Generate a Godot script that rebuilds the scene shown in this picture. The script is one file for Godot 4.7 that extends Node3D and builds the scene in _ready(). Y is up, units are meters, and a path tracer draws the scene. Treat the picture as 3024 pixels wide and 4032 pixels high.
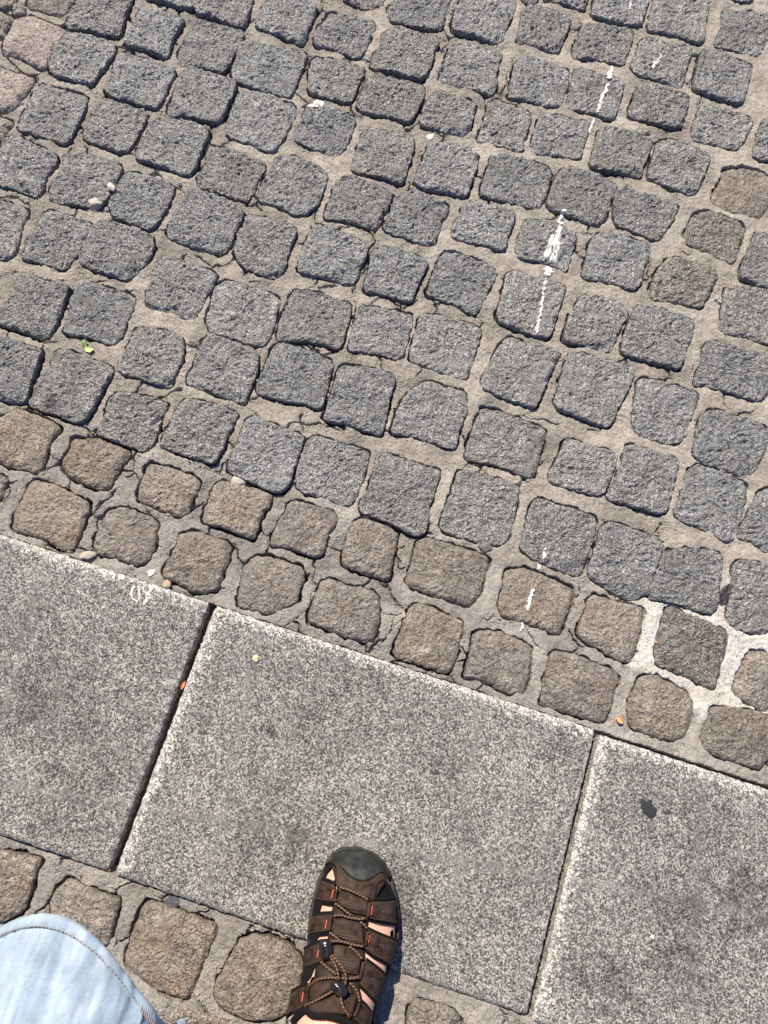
extends Node3D
# A cobbled pavement with a strip of concrete slabs, seen from above, and the foot and knee of the person standing on it.

# ---------- the photograph's lens: a pixel gives a direction, the ground gives the distance ----------
const FOCAL := 3028.0
const TILE := 1.659
const PITCH := 14.25
const ROLL := 9.75
const EYE := Vector3(0, 1.1, 0)
var cam_basis: Basis
var rng := RandomNumberGenerator.new()

func make_basis() -> Basis:
	var p := deg_to_rad(PITCH)
	var r := deg_to_rad(ROLL)
	var fw := Vector3(0, -cos(p), -sin(p))
	var up := Vector3(0, sin(p), -cos(p))
	var rt := Vector3(1, 0, 0)
	return Basis(rt * cos(r) + up * sin(r), -rt * sin(r) + up * cos(r), -fw)

func pixel_dir(x: float, y: float) -> Vector3:
	return (cam_basis * Vector3(x - 1512.0, 2016.0 - y, -FOCAL)).normalized()

func on_level(x: float, y: float, level := 0.0) -> Vector3:   # where the ray through a pixel meets a level plane
	var d := pixel_dir(x, y)
	return EYE + d * ((level - EYE.y) / d.y)

# ---------- small helpers ----------
func noise(kind: int, freq: float, sd: int, octaves := 1) -> FastNoiseLite:
	var n := FastNoiseLite.new()
	n.noise_type = kind as FastNoiseLite.NoiseType
	n.frequency = freq
	n.seed = sd
	if octaves > 1:
		n.fractal_type = FastNoiseLite.FRACTAL_FBM
		n.fractal_octaves = octaves
	else:
		n.fractal_type = FastNoiseLite.FRACTAL_NONE
	return n

func smooth01(a: float, b: float, x: float) -> float:
	var t: float = clamp((x - a) / (b - a), 0.0, 1.0)
	return t * t * (3.0 - 2.0 * t)

func srgb(r: float, g: float, b: float) -> Color:      # linear values to the sRGB that albedo_color takes
	return Color(r, g, b).linear_to_srgb()

func put(mesh: Mesh, called: String, material: Material, parent: Node) -> MeshInstance3D:
	var o := MeshInstance3D.new()
	o.name = called
	o.mesh = mesh
	o.material_override = material
	parent.add_child(o, true)
	return o

func group_node(called: String, parent: Node = self) -> Node3D:
	var o := Node3D.new()
	o.name = called
	parent.add_child(o, true)
	return o

func tag(o: Node, label: String, category: String, group := "") -> void:
	o.set_meta("label", label)
	o.set_meta("category", category)
	if group != "":
		o.set_meta("group", group)

func indexed(verts: PackedVector3Array, cols: PackedColorArray, idx: PackedInt32Array) -> ArrayMesh:
	# smooth normals, gathered from the faces
	var nor := PackedVector3Array()
	nor.resize(verts.size())
	for k in range(0, idx.size(), 3):
		var a := verts[idx[k]]
		var n := (verts[idx[k + 2]] - a).cross(verts[idx[k + 1]] - a)
		nor[idx[k]] += n
		nor[idx[k + 1]] += n
		nor[idx[k + 2]] += n
	for k in nor.size():
		nor[k] = nor[k].normalized() if nor[k].length_squared() > 0.0 else Vector3.UP
	var arr := []
	arr.resize(Mesh.ARRAY_MAX)
	arr[Mesh.ARRAY_VERTEX] = verts
	arr[Mesh.ARRAY_NORMAL] = nor
	if cols.size() == verts.size():
		arr[Mesh.ARRAY_COLOR] = cols
	arr[Mesh.ARRAY_INDEX] = idx
	var m := ArrayMesh.new()
	m.add_surface_from_arrays(Mesh.PRIMITIVE_TRIANGLES, arr)
	return m

# ---------- textures: grain only, mean about 0.5 linear, tinted by the vertex colours ----------
var to_byte := PackedByteArray()

func lin_byte(v: float) -> int:
	return to_byte[clampi(int(v * 1023.0), 0, 1023)]

func grain_image(n: FastNoiseLite, size: int) -> PackedByteArray:
	var im := n.get_seamless_image(size, size)
	im.convert(Image.FORMAT_L8)
	return im.get_data()

func texture_of(data: PackedByteArray, size: int, rgb := false) -> ImageTexture:
	return ImageTexture.create_from_image(Image.create_from_data(size, size, false, Image.FORMAT_RGB8 if rgb else Image.FORMAT_L8, data))

func stone_material(color: Texture2D, relief: Texture2D, metres: float, depth_cm: float, rough: float, spec := 0.5) -> StandardMaterial3D:
	var m := StandardMaterial3D.new()
	m.albedo_texture = color
	m.vertex_color_use_as_albedo = true
	m.roughness = rough
	m.metallic_specular = spec
	m.uv1_triplanar = true
	m.uv1_world_triplanar = true
	m.uv1_scale = Vector3.ONE / metres
	m.heightmap_enabled = true
	m.heightmap_texture = relief
	m.heightmap_scale = depth_cm
	return m

var granite: StandardMaterial3D
var brown_granite: StandardMaterial3D
var mortar_mat: StandardMaterial3D
var concrete: StandardMaterial3D

func cellular(freq: float, sd: int) -> FastNoiseLite:
	var n := noise(FastNoiseLite.TYPE_CELLULAR, freq, sd)
	n.cellular_return_type = FastNoiseLite.RETURN_CELL_VALUE
	n.cellular_jitter = 1.0
	return n

func make_textures() -> void:
	for k in 1024:
		to_byte.append(int(Color(k / 1023.0, 0, 0).linear_to_srgb().r * 255.0))
	var S := 1024
	# granite: interlocked crystals 2 to 3 mm across, a few bright or black ones
	var a := grain_image(cellular(0.17, 3), S)
	var b := grain_image(noise(FastNoiseLite.TYPE_SIMPLEX, 0.09, 5, 3), S)
	var c := grain_image(cellular(0.30, 9), S)
	var d := grain_image(noise(FastNoiseLite.TYPE_SIMPLEX, 0.30, 6, 2), S)
	var g1 := PackedByteArray()
	var g2 := PackedByteArray()
	var g3 := PackedByteArray()
	var g4 := PackedByteArray()
	g1.resize(S * S)
	g2.resize(S * S * 3)
	g3.resize(S * S * 3)
	g4.resize(S * S)
	for k in S * S:
		var va := a[k] / 255.0
		var vb := b[k] / 255.0
		var vc := c[k] / 255.0
		var vd := d[k] / 255.0
		# grey granite
		var v := 0.255 + 0.18 * va + 0.10 * vc + 0.44 * (vb - 0.5)
		if va > 0.86:
			v += 0.70 * (0.4 + vb)
		elif va < 0.16:
			v *= 0.62
		if vc > 0.92:
			v += 0.34
		g1[k] = lin_byte(v)
		# brown granite: ochre, pink and dark grains
		var w := 0.33 + 0.16 * va + 0.14 * vc + 0.42 * (vb - 0.5)
		var tone := vc - 0.5
		if va > 0.90:
			w += 0.24
		elif va < 0.14:
			w *= 0.5
		g2[k * 3] = lin_byte(w * (1.0 + 0.10 * tone))
		g2[k * 3 + 1] = lin_byte(w)
		g2[k * 3 + 2] = lin_byte(w * (1.0 - 0.16 * tone))
		# exposed aggregate of the slabs: cream and dark chips in grey cement
		var u := 0.34 + 0.40 * (vd - 0.5) + 0.12 * (vb - 0.5)
		var warm := 0.0
		if va > 0.70:
			u += 0.34 * (va - 0.55) / 0.45 + 0.14
			warm = 0.07
		elif va < 0.26:
			u *= 0.26 + 0.7 * va
		if vc > 0.90:
			u += 0.18
		elif vc < 0.08:
			u *= 0.55
		g3[k * 3] = lin_byte(u)
		g3[k * 3 + 1] = lin_byte(u * (1.0 - 0.25 * warm))
		g3[k * 3 + 2] = lin_byte(u * (1.0 - warm))
		# sand of the mortar
		var s := 0.45 + 0.30 * (vd - 0.5) + 0.18 * (vb - 0.5)
		if va < 0.05:
			s *= 0.45
		elif va > 0.95:
			s *= 1.35
		if vc < 0.05:
			s *= 0.6
		g4[k] = lin_byte(s)
	# relief: sharp little facets for broken granite, grains for concrete
	var rel := PackedByteArray()
	var rel2 := PackedByteArray()
	rel.resize(S * S)
	rel2.resize(S * S)
	for k in S * S:
		rel[k] = clampi(int(0.40 * a[k] + 0.60 * b[k]), 0, 255)
		rel2[k] = clampi(int(0.45 * a[k] + 0.55 * d[k]), 0, 255)
	var t_rel := texture_of(rel, S)
	var t_rel2 := texture_of(rel2, S)
	granite = stone_material(texture_of(g1, S), t_rel, 0.37, 0.42, 0.58, 0.5)
	brown_granite = stone_material(texture_of(g2, S, true), t_rel, 0.41, 0.26, 0.62, 0.4)
	concrete = stone_material(texture_of(g3, S, true), t_rel2, 0.32, 0.12, 0.75, 0.35)
	mortar_mat = stone_material(texture_of(g4, S), t_rel2, 0.31, 0.20, 0.92, 0.2)

# traced outlines: column and row of a 1000-pixel tile, kind (0 grey, 1 brown, 2 olive, 3 pebble, 4 pale brown), corner points within it
const OUTLINES := [
	[0, 0, 1, [-150,-120,60,-130,100,-10,80,35,30,55,-60,40]],
	[0, 0, 3, [75,55,95,15,140,10,170,50,160,85,120,100,80,85]],
	[0, 0, 1, [165,0,180,-180,480,-150,490,-20,440,70,385,98,330,85,175,45]],
	[0, 0, 0, [505,0,545,-90,870,-60,860,20,830,90,790,210,755,235,600,205,500,185,440,170,420,150,440,110]],
	[0, 0, 0, [945,-10,980,-150,1290,-100,1285,10,1255,55,1170,45,1060,15]],
	[0, 0, 0, [1345,-130,1659,-90,1659,10,1610,150,1590,180,1500,165,1420,130,1290,90,1265,60,1280,10]],
	[0, 0, 4, [165,90,200,85,430,180,440,205,340,350,320,400,285,445,240,430,120,370,15,345,0,290,20,240,90,110]],
	[0, 0, 4, [0,60,70,85,90,105,40,180,20,240,-10,250,-150,200,-130,60]],
	[0, 0, 4, [-160,380,-10,420,110,465,215,495,222,530,190,580,100,690,40,720,0,715,-150,660,-200,520]],
	[0, 0, 4, [-120,700,0,745,70,770,85,800,60,830,20,890,0,920,-140,880]],
	[0, 0, 0, [430,230,460,215,560,220,640,245,740,275,755,300,745,360,700,410,650,480,615,530,590,550,480,520,350,490,320,460,320,410,350,340,400,270]],
	[0, 0, 0, [905,60,940,48,1040,70,1190,115,1195,140,1140,240,1110,340,1080,380,1030,355,940,325,860,305,810,280,815,250,870,150]],
	[0, 0, 0, [1270,140,1310,130,1450,165,1580,205,1600,235,1550,340,1490,440,1450,480,1380,460,1260,440,1180,420,1155,380,1165,330,1210,230]],
	[0, 0, 0, [760,370,800,335,850,345,1020,395,1135,445,1145,470,1110,560,1060,660,1020,705,940,690,830,655,740,635,685,595,685,560,720,490]],
	[0, 0, 0, [1200,465,1240,445,1350,475,1530,530,1545,570,1500,670,1460,770,1420,805,1340,790,1200,765,1090,740,1085,700,1130,590,1170,500]],
	[0, 0, 0, [225,560,265,540,350,560,540,605,570,635,555,700,500,830,450,920,410,935,330,910,190,870,110,840,105,800,150,720,200,620]],
	[0, 0, 0, [630,665,690,645,800,670,945,715,965,740,930,830,880,930,840,980,780,990,700,965,590,925,540,900,545,860,590,760]],
	[0, 0, 0, [985,800,1030,775,1150,775,1260,800,1360,850,1365,880,1320,980,1280,1100,1240,1150,1180,1140,1080,1100,960,1060,890,1030,890,990,920,900]],
	[0, 0, 0, [1560,600,1640,590,1760,610,1930,680,1940,720,1880,870,1800,990,1760,1000,1640,955,1520,905,1475,870,1475,810,1520,690]],
	[0, 0, 0, [1560,290,1620,255,1660,270,1800,300,1990,340,2000,380,1960,490,1920,600,1890,635,1840,630,1740,600,1620,560,1520,520,1510,480,1540,370]],
	[0, 0, 0, [25,900,60,880,120,885,240,940,365,1000,370,1040,330,1110,280,1190,240,1275,190,1270,100,1240,0,1215,-60,1190,-50,1100,-10,960]],
	[0, 0, 0, [450,1000,500,985,600,1015,750,1055,795,1085,790,1130,750,1220,700,1310,650,1350,580,1355,450,1330,340,1305,310,1270,330,1190,390,1110]],
	[0, 0, 0, [800,1140,850,1115,950,1130,1060,1180,1140,1225,1130,1280,1090,1370,1040,1450,990,1500,930,1490,840,1460,740,1420,710,1360,720,1290]],
	[0, 0, 0, [1390,970,1420,960,1540,980,1659,1030,1735,1070,1730,1110,1690,1180,1660,1260,1610,1310,1560,1305,1440,1265,1330,1230,1285,1200,1290,1150,1340,1060]],
	[0, 0, 0, [-200,1240,0,1303,165,1350,172,1390,135,1500,110,1610,80,1665,20,1690,-220,1640]],
	[0, 0, 0, [290,1380,330,1365,430,1395,590,1450,605,1480,580,1540,530,1640,505,1680,450,1739,420,1764,290,1729,130,1680,135,1640,200,1520]],
	[0, 0, 0, [620,1470,650,1442,760,1460,940,1515,1000,1550,1010,1600,985,1669,930,1749,870,1799,830,1829,720,1799,600,1759,515,1719,510,1680,560,1580]],
	[0, 0, 0, [1215,1260,1260,1240,1380,1265,1500,1310,1590,1380,1590,1420,1550,1500,1510,1600,1470,1640,1430,1659,1360,1640,1200,1590,1100,1550,1085,1510,1110,1440,1160,1350]],
	[0, 0, 0, [1590,1410,1640,1390,1720,1410,1850,1440,1940,1490,1940,1530,1895,1640,1860,1760,1820,1810,1760,1815,1659,1780,1590,1745,1545,1700,1530,1640,1555,1500]],
	[1, 0, 0, [70,20,110,-30,260,-25,400,35,410,60,380,150,330,270,300,290,230,260,120,220,20,180,10,150,40,80]],
	[1, 0, 0, [590,-10,640,-130,860,-120,865,-20,840,35,790,50,740,65,700,50,650,20]],
	[1, 0, 0, [870,60,930,-10,960,-60,1285,-50,1280,30,1255,110,1220,190,1150,190,1060,175,960,155,900,140,870,100]],
	[1, 0, 0, [1310,80,1345,0,1370,-80,1540,-60,1720,0,1705,70,1660,170,1620,270,1570,280,1480,250,1370,225,1300,195,1295,150]],
	[2, 0, 0, [240,0,260,-120,530,-110,525,-10,500,60,440,50,340,20,270,10]],
	[2, 0, 0, [80,-20,90,-100,190,-90,200,0,170,38,130,38]],
	[1, 0, 0, [450,120,490,70,560,75,680,110,790,145,800,170,770,240,730,330,690,375,640,370,540,330,400,290,385,260,395,200]],
	[1, 0, 0, [830,230,870,190,960,180,1040,205,1120,220,1205,250,1215,280,1180,350,1170,420,1130,490,1090,525,1020,510,900,475,790,450,755,420,770,370,820,300]],
	[1, 0, 0, [1275,310,1330,280,1410,275,1500,300,1610,330,1615,370,1590,470,1590,560,1560,610,1500,600,1390,565,1260,535,1205,520,1210,450,1245,380]],
	[1, 0, 0, [370,400,410,365,500,370,640,405,715,445,718,480,690,540,670,600,640,660,590,665,460,630,360,600,350,550,355,470]],
	[1, 0, 0, [740,510,780,470,850,475,960,510,1090,545,1120,590,1110,640,1070,730,1020,795,960,785,840,755,720,730,670,690,680,650,700,590]],
	[1, 0, 0, [1140,640,1180,610,1280,615,1380,630,1450,660,1450,700,1430,790,1410,850,1370,880,1300,870,1180,845,1090,820,1080,790,1100,710]],
	[1, 0, 0, [1530,670,1580,660,1659,690,1760,705,1810,745,1810,800,1780,900,1760,975,1740,990,1659,970,1560,940,1470,925,1460,890,1500,780]],
	[1, 0, 0, [340,695,400,690,540,715,655,755,668,790,640,880,600,960,550,1010,510,1015,430,990,330,950,265,920,260,880,300,780]],
	[1, 0, 0, [715,850,760,828,880,845,1020,885,1050,920,1040,1000,1000,1120,975,1190,930,1190,850,1165,720,1140,640,1115,640,1070,670,960]],
	[1, 0, 0, [1135,960,1180,930,1290,940,1440,985,1470,1020,1460,1090,1420,1200,1390,1275,1340,1275,1230,1250,1120,1235,1050,1200,1060,1140,1100,1050]],
	[1, 0, 0, [1550,1015,1600,1000,1700,1015,1830,1045,1930,1090,1952,1125,1930,1220,1890,1330,1855,1362,1800,1358,1659,1320,1560,1300,1478,1275,1480,1240,1515,1110]],
	[1, 0, 0, [140,1030,190,1005,260,1020,380,1060,470,1120,485,1160,460,1240,420,1340,370,1380,310,1410,260,1405,160,1350,40,1310,15,1280,40,1200,100,1110]],
	[1, 0, 0, [545,1170,590,1140,650,1145,760,1190,880,1240,905,1270,880,1350,840,1430,800,1490,740,1485,640,1455,540,1440,460,1420,460,1390,500,1290,520,1220]],
	[1, 0, 0, [920,1280,970,1255,1060,1250,1180,1290,1275,1330,1270,1370,1230,1480,1180,1590,1140,1605,1060,1585,950,1540,850,1505,850,1470,890,1370]],
	[1, 0, 0, [1370,1330,1410,1315,1530,1340,1659,1370,1710,1400,1700,1460,1660,1560,1640,1640,1600,1645,1500,1610,1370,1580,1290,1545,1295,1490,1340,1400]],
	[1, 1, 0, [325,-60,380,-165,430,-180,560,-150,690,-95,748,-45,740,20,700,80,685,140,650,190,580,190,430,155,310,130,285,100,295,40]],
	[1, 1, 0, [760,0,790,-30,850,-60,960,-30,1100,20,1135,50,1110,130,1060,240,1030,310,980,310,890,280,780,255,720,240,720,200,750,90]],
	[1, 1, 0, [1215,10,1240,-20,1310,-20,1400,10,1540,60,1595,110,1570,180,1510,300,1450,390,1420,390,1330,345,1220,295,1135,270,1130,240,1160,150,1190,60]],
	[2, 0, 0, [550,60,560,0,575,-90,900,-60,920,10,900,80,870,170,830,180,740,160,620,130,550,105]],
	[2, 0, 0, [930,80,945,0,960,-60,1200,-50,1315,0,1310,60,1290,170,1280,280,1230,285,1130,255,1000,225,920,205,915,160]],
	[2, 0, 0, [1440,-10,1470,-110,1640,-100,1600,0,1570,25,1500,15]],
	[2, 0, 0, [1400,70,1450,60,1580,70,1700,95,1750,130,1720,230,1659,345,1620,370,1560,355,1450,325,1350,300,1355,270,1390,180]],
	[2, 0, 0, [90,80,140,45,220,45,310,70,400,115,415,140,380,230,330,340,290,345,190,315,60,280,50,245,75,170]],
	[2, 0, 0, [480,175,530,150,620,160,740,190,815,210,815,250,795,340,755,425,720,425,650,405,540,390,430,375,415,340,440,270]],
	[2, 0, 0, [860,270,900,240,960,245,1020,275,1080,295,1150,290,1195,310,1200,350,1170,460,1140,565,1080,555,960,520,850,490,808,455,810,400,840,320]],
	[2, 0, 0, [1250,360,1290,330,1360,335,1470,365,1590,420,1600,460,1570,560,1530,670,1480,680,1380,650,1260,610,1210,580,1215,520,1235,430]],
	[2, 0, 0, [40,420,90,375,140,370,260,410,390,450,410,490,390,580,350,690,310,710,240,700,130,665,10,640,5,590,20,510]],
	[2, 0, 0, [420,480,450,445,540,455,640,490,745,525,765,545,740,640,700,770,660,790,600,770,500,735,400,715,380,680,400,590]],
	[2, 0, 0, [830,590,870,550,950,560,1080,590,1180,630,1190,665,1160,760,1130,830,1090,840,990,815,860,785,785,760,785,720,820,640]],
	[2, 0, 0, [1255,700,1300,685,1420,710,1560,745,1605,790,1580,860,1540,930,1500,975,1430,970,1330,945,1220,910,1195,880,1215,800]],
	[2, 0, 0, [205,750,240,738,350,755,520,790,530,830,510,930,470,1040,430,1045,330,1020,180,1000,145,960,170,860]],
	[2, 0, 0, [600,840,640,825,740,840,900,885,945,910,940,960,900,1060,870,1150,830,1155,740,1135,600,1110,535,1090,540,1040,560,930]],
	[2, 0, 0, [970,930,1020,900,1080,895,1180,930,1300,1000,1325,1030,1300,1110,1260,1200,1225,1270,1180,1275,1080,1240,980,1190,920,1170,920,1110,950,1000]],
	[2, 0, 0, [1640,830,1680,800,1800,830,1850,900,1800,1060,1659,1050,1600,1020,1605,950]],
	[2, 0, 1, [1400,1100,1460,1075,1560,1080,1680,1110,1760,1180,1740,1300,1660,1420,1600,1420,1500,1390,1380,1355,1330,1310,1330,1260,1380,1190]],
	[2, 0, 0, [330,1120,370,1090,450,1100,580,1130,700,1180,715,1210,690,1300,650,1410,590,1470,540,1465,420,1420,280,1370,250,1330,280,1220]],
	[2, 0, 0, [700,1250,770,1230,850,1260,930,1265,1020,1290,1110,1340,1110,1380,1060,1480,1000,1560,940,1570,850,1530,700,1470,690,1430,685,1340]],
	[2, 0, 2, [1195,1410,1250,1375,1310,1365,1400,1390,1510,1440,1560,1490,1540,1560,1500,1680,1470,1725,1400,1695,1300,1650,1180,1590,1140,1550,1160,1480]],
	[2, 0, 0, [95,1470,130,1435,230,1440,340,1465,445,1530,450,1570,420,1659,400,1740,380,1770,330,1755,220,1720,110,1700,65,1690,45,1640,60,1560]],
	[2, 0, 0, [540,1560,590,1515,680,1520,800,1550,930,1590,930,1640,900,1740,870,1850,840,1890,800,1890,700,1860,560,1830,490,1810,490,1760,520,1650]],
	[2, 1, 0, [1580,-60,1620,-140,1720,-130,1850,-60,1850,120,1750,250,1659,225,1580,190,1515,160,1510,120,1545,20]],
	[0, 1, 0, [130,150,170,140,220,140,290,180,330,190,390,180,445,210,440,270,410,350,370,450,340,510,290,550,230,540,100,495,0,460,-40,430,0,370,60,280]],
	[0, 1, 0, [490,200,530,182,640,200,800,240,880,275,880,320,840,430,800,540,760,595,710,590,590,550,460,525,410,505,410,470,450,340]],
	[0, 1, 0, [1030,30,1070,10,1140,20,1300,75,1395,115,1415,150,1380,230,1330,320,1280,420,1230,420,1120,390,1000,360,955,330,950,270,985,150]],
	[0, 1, 0, [1390,200,1440,170,1520,170,1650,210,1790,250,1830,290,1810,400,1780,520,1720,600,1659,600,1560,565,1420,530,1365,505,1340,440,1365,310]],
	[0, 1, 0, [-160,480,0,535,120,575,265,625,272,650,240,750,200,860,165,960,130,975,60,965,0,950,-170,900]],
	[0, 1, 0, [350,650,390,622,480,640,640,700,740,740,745,770,700,840,650,930,610,1020,550,1090,500,1110,440,1085,380,1060,250,1015,180,980,180,940,230,840,320,740]],
	[0, 1, 0, [875,500,920,470,1000,475,1110,505,1195,540,1205,590,1200,680,1150,800,1110,870,1060,865,950,830,800,785,765,760,770,720,820,620]],
	[0, 1, 0, [1330,570,1380,540,1440,545,1560,585,1680,645,1695,690,1680,790,1640,880,1600,980,1560,975,1430,930,1300,880,1220,850,1215,810,1270,700]],
	[1, 1, 0, [130,590,170,568,260,590,400,640,510,690,515,730,490,850,450,1000,420,1010,330,980,200,965,80,930,10,905,15,870,60,740]],
	[0, 1, 0, [700,960,770,895,850,905,980,930,1090,970,1080,1020,1040,1130,1000,1230,960,1280,920,1285,840,1255,720,1215,640,1180,640,1140,680,1060]],
	[0, 1, 0, [1190,945,1240,940,1330,960,1450,995,1550,1040,1545,1080,1490,1200,1440,1320,1400,1370,1350,1365,1220,1325,1090,1280,1045,1250,1060,1200,1120,1070]],
	[0, 1, 0, [1610,1080,1659,1055,1720,1080,1830,1125,1980,1185,1985,1225,1940,1370,1880,1530,1840,1560,1790,1562,1659,1505,1540,1450,1485,1415,1490,1370,1560,1210]],
	[0, 1, 1, [65,1020,100,1000,150,1010,260,1055,370,1110,390,1140,340,1210,310,1290,280,1390,240,1435,190,1425,60,1395,0,1370,-100,1340,-120,1200,-30,1080]],
	[0, 1, 1, [460,1190,520,1195,620,1190,740,1230,830,1270,850,1300,800,1370,750,1450,700,1530,640,1535,540,1500,430,1450,390,1390,385,1340,440,1260]],
	[0, 1, 1, [960,1370,1010,1365,1140,1390,1260,1440,1305,1480,1295,1530,1250,1620,1230,1680,1190,1720,1120,1700,1000,1660,900,1610,890,1570,910,1480]],
	[0, 2, 1, [160,-120,205,-190,340,-165,480,-95,575,-40,575,20,540,120,500,230,460,285,400,270,270,200,90,150,72,130,90,30]],
	[0, 1, 1, [0,1440,40,1455,30,1520,0,1600,-150,1560,-150,1400]],
	[0, 2, 1, [690,30,740,0,800,-15,880,10,1000,60,1035,90,1030,190,1000,280,960,350,900,375,840,365,720,325,630,300,600,260,615,190,650,100]],
	[0, 2, 1, [1330,20,1370,-90,1410,-165,1460,-178,1560,-155,1700,-120,1785,-85,1760,-10,1735,10,1700,100,1665,190,1640,205,1580,180,1450,130,1320,95]],
	[0, 2, 1, [1170,170,1230,150,1300,148,1380,180,1490,215,1515,250,1500,340,1460,440,1430,530,1390,545,1330,560,1260,555,1190,510,1080,460,1058,430,1080,360,1130,270]],
	[0, 2, 1, [1590,370,1659,310,1760,315,1870,340,1980,390,1995,430,1970,510,1945,600,1900,640,1840,655,1790,690,1720,695,1640,670,1560,650,1545,610,1560,490]],
	[1, 2, 1, [170,60,200,20,215,-30,270,-50,400,-20,500,10,550,50,540,100,490,170,480,220,450,310,410,325,320,300,220,260,110,245,100,230,130,150]],
	[1, 1, 0, [340,1230,380,1190,460,1195,600,1240,750,1280,760,1310,740,1400,710,1500,660,1600,640,1640,590,1645,470,1600,340,1570,280,1530,270,1490,280,1390,310,1300]],
	[1, 1, 0, [810,1310,850,1290,960,1325,1100,1370,1215,1410,1215,1460,1180,1560,1155,1660,1140,1760,1120,1820,1070,1850,1000,1820,880,1760,780,1720,690,1690,690,1640,740,1540,770,1440]],
	[1, 1, 0, [1330,1430,1370,1405,1500,1430,1659,1485,1730,1510,1730,1580,1715,1680,1695,1790,1650,1890,1590,1905,1540,1900,1420,1880,1300,1840,1215,1790,1220,1740,1265,1600]],
	[1, 1, 0, [1090,850,1120,820,1200,840,1300,870,1385,905,1390,970,1390,1040,1350,1150,1315,1270,1280,1270,1180,1240,1040,1200,900,1170,900,1130,940,1000,1010,900]],
	[1, 1, 0, [230,260,265,230,350,230,460,260,600,310,640,340,635,400,600,520,565,620,510,610,390,575,230,565,150,550,140,510,170,400]],
	[1, 1, 0, [670,370,710,338,800,345,930,365,1040,390,1040,450,1010,560,970,680,920,685,830,660,700,640,615,630,620,570,645,460]],
	[1, 1, 0, [1080,410,1120,385,1200,390,1350,430,1480,480,1480,540,1450,650,1420,750,1380,820,1320,805,1210,770,1090,730,1020,690,1015,640,1045,520]],
	[1, 1, 0, [555,730,600,715,700,725,840,760,925,800,920,850,890,960,860,1090,830,1180,780,1170,680,1140,580,1105,500,1095,455,1075,470,1010,510,870]],
	[2, 1, 0, [-10,130,30,110,120,130,280,175,375,210,370,260,330,390,290,520,260,550,210,545,100,510,0,470,-60,440,-75,410,-50,290]],
	[2, 1, 0, [-30,560,10,535,100,560,260,610,350,650,320,690,280,790,230,910,180,1010,140,1000,30,970,-60,935,-150,890,-180,850,-160,790,-90,650]],
	[2, 1, 0, [-190,1010,-150,995,-60,1010,30,1050,160,1100,255,1145,250,1190,215,1330,170,1455,120,1455,30,1420,-80,1380,-200,1360,-285,1330,-280,1290,-240,1150]],
	[2, 1, 0, [470,275,510,260,600,270,660,290,740,320,790,360,780,410,730,500,690,600,660,645,600,635,490,600,370,575,365,530,390,420]],
	[2, 1, 0, [810,370,850,335,930,335,1050,370,1180,415,1215,450,1200,540,1160,650,1130,745,1080,745,960,715,830,680,745,650,740,600,770,490]],
	[2, 1, 2, [1010,60,1050,20,1120,20,1240,60,1360,105,1375,150,1340,220,1300,300,1260,355,1190,345,1070,315,950,290,930,250,940,180,970,110]],
	[2, 1, 0, [1420,220,1480,200,1600,215,1760,250,1800,330,1780,480,1720,590,1659,580,1560,550,1430,520,1385,495,1380,420,1400,320]],
	[2, 1, 0, [390,660,430,642,540,660,700,705,815,745,820,790,790,880,730,1000,670,1120,640,1135,560,1110,430,1055,310,1000,305,950,330,850]],
	[2, 1, 0, [855,820,890,800,980,815,1120,860,1240,900,1245,940,1210,1050,1170,1180,1120,1235,1060,1245,960,1220,850,1185,815,1130,815,1000]],
	[2, 1, 0, [1270,610,1320,565,1400,575,1530,620,1680,660,1730,720,1720,840,1680,940,1640,965,1540,940,1400,895,1280,860,1230,850,1230,800,1255,700]],
	[2, 1, 0, [1260,1050,1310,1015,1400,1020,1540,1070,1680,1120,1710,1200,1680,1310,1630,1400,1560,1465,1490,1440,1380,1400,1270,1370,1210,1320,1210,1270,1230,1150]],
	[2, 1, 0, [370,1220,400,1205,480,1230,600,1265,700,1295,715,1330,690,1420,640,1540,600,1585,540,1575,440,1550,300,1500,265,1470,270,1420,330,1320]],
	[2, 1, 0, [760,1260,790,1245,880,1260,1000,1300,1105,1330,1115,1370,1090,1470,1060,1600,1030,1690,1000,1705,900,1680,760,1640,660,1610,640,1570,690,1490,740,1350]],
	[2, 1, 0, [1185,1395,1230,1375,1320,1390,1450,1440,1560,1490,1568,1550,1545,1659,1515,1770,1470,1860,1420,1890,1340,1830,1200,1775,1100,1730,1085,1690,1110,1620,1150,1490]],
	[2, 2, 0, [1590,-20,1640,-110,1720,-130,1850,-60,1850,200,1700,300,1640,260,1560,220,1500,190,1510,140,1560,50]],
	[2, 2, 0, [140,20,165,-50,200,-70,330,-30,460,5,570,50,590,90,570,190,530,310,490,430,460,445,380,430,260,380,160,335,100,280,75,245,95,180,115,100]],
	[2, 2, 0, [610,120,650,90,720,95,850,145,980,190,1015,240,1000,320,960,440,930,560,880,590,830,605,760,585,690,560,620,510,540,460,520,430,540,350,580,230]],
	[2, 2, 0, [1010,300,1050,270,1160,260,1300,270,1390,300,1405,340,1395,450,1380,560,1370,650,1340,690,1280,690,1180,660,1060,620,935,595,930,540,960,440]],
	[2, 2, 0, [1470,380,1520,335,1600,340,1720,370,1800,420,1790,650,1700,820,1590,820,1480,790,1430,750,1425,700,1450,560]],
	[2, 2, 1, [-20,400,10,385,80,375,180,400,300,455,430,520,440,560,410,660,370,770,340,830,300,820,200,780,60,740,-30,710,-70,660,-60,560]],
	[2, 2, 1, [530,580,560,560,680,595,800,625,895,645,900,690,870,820,830,950,800,1010,740,1010,620,940,500,870,460,830,460,780,500,680]],
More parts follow.
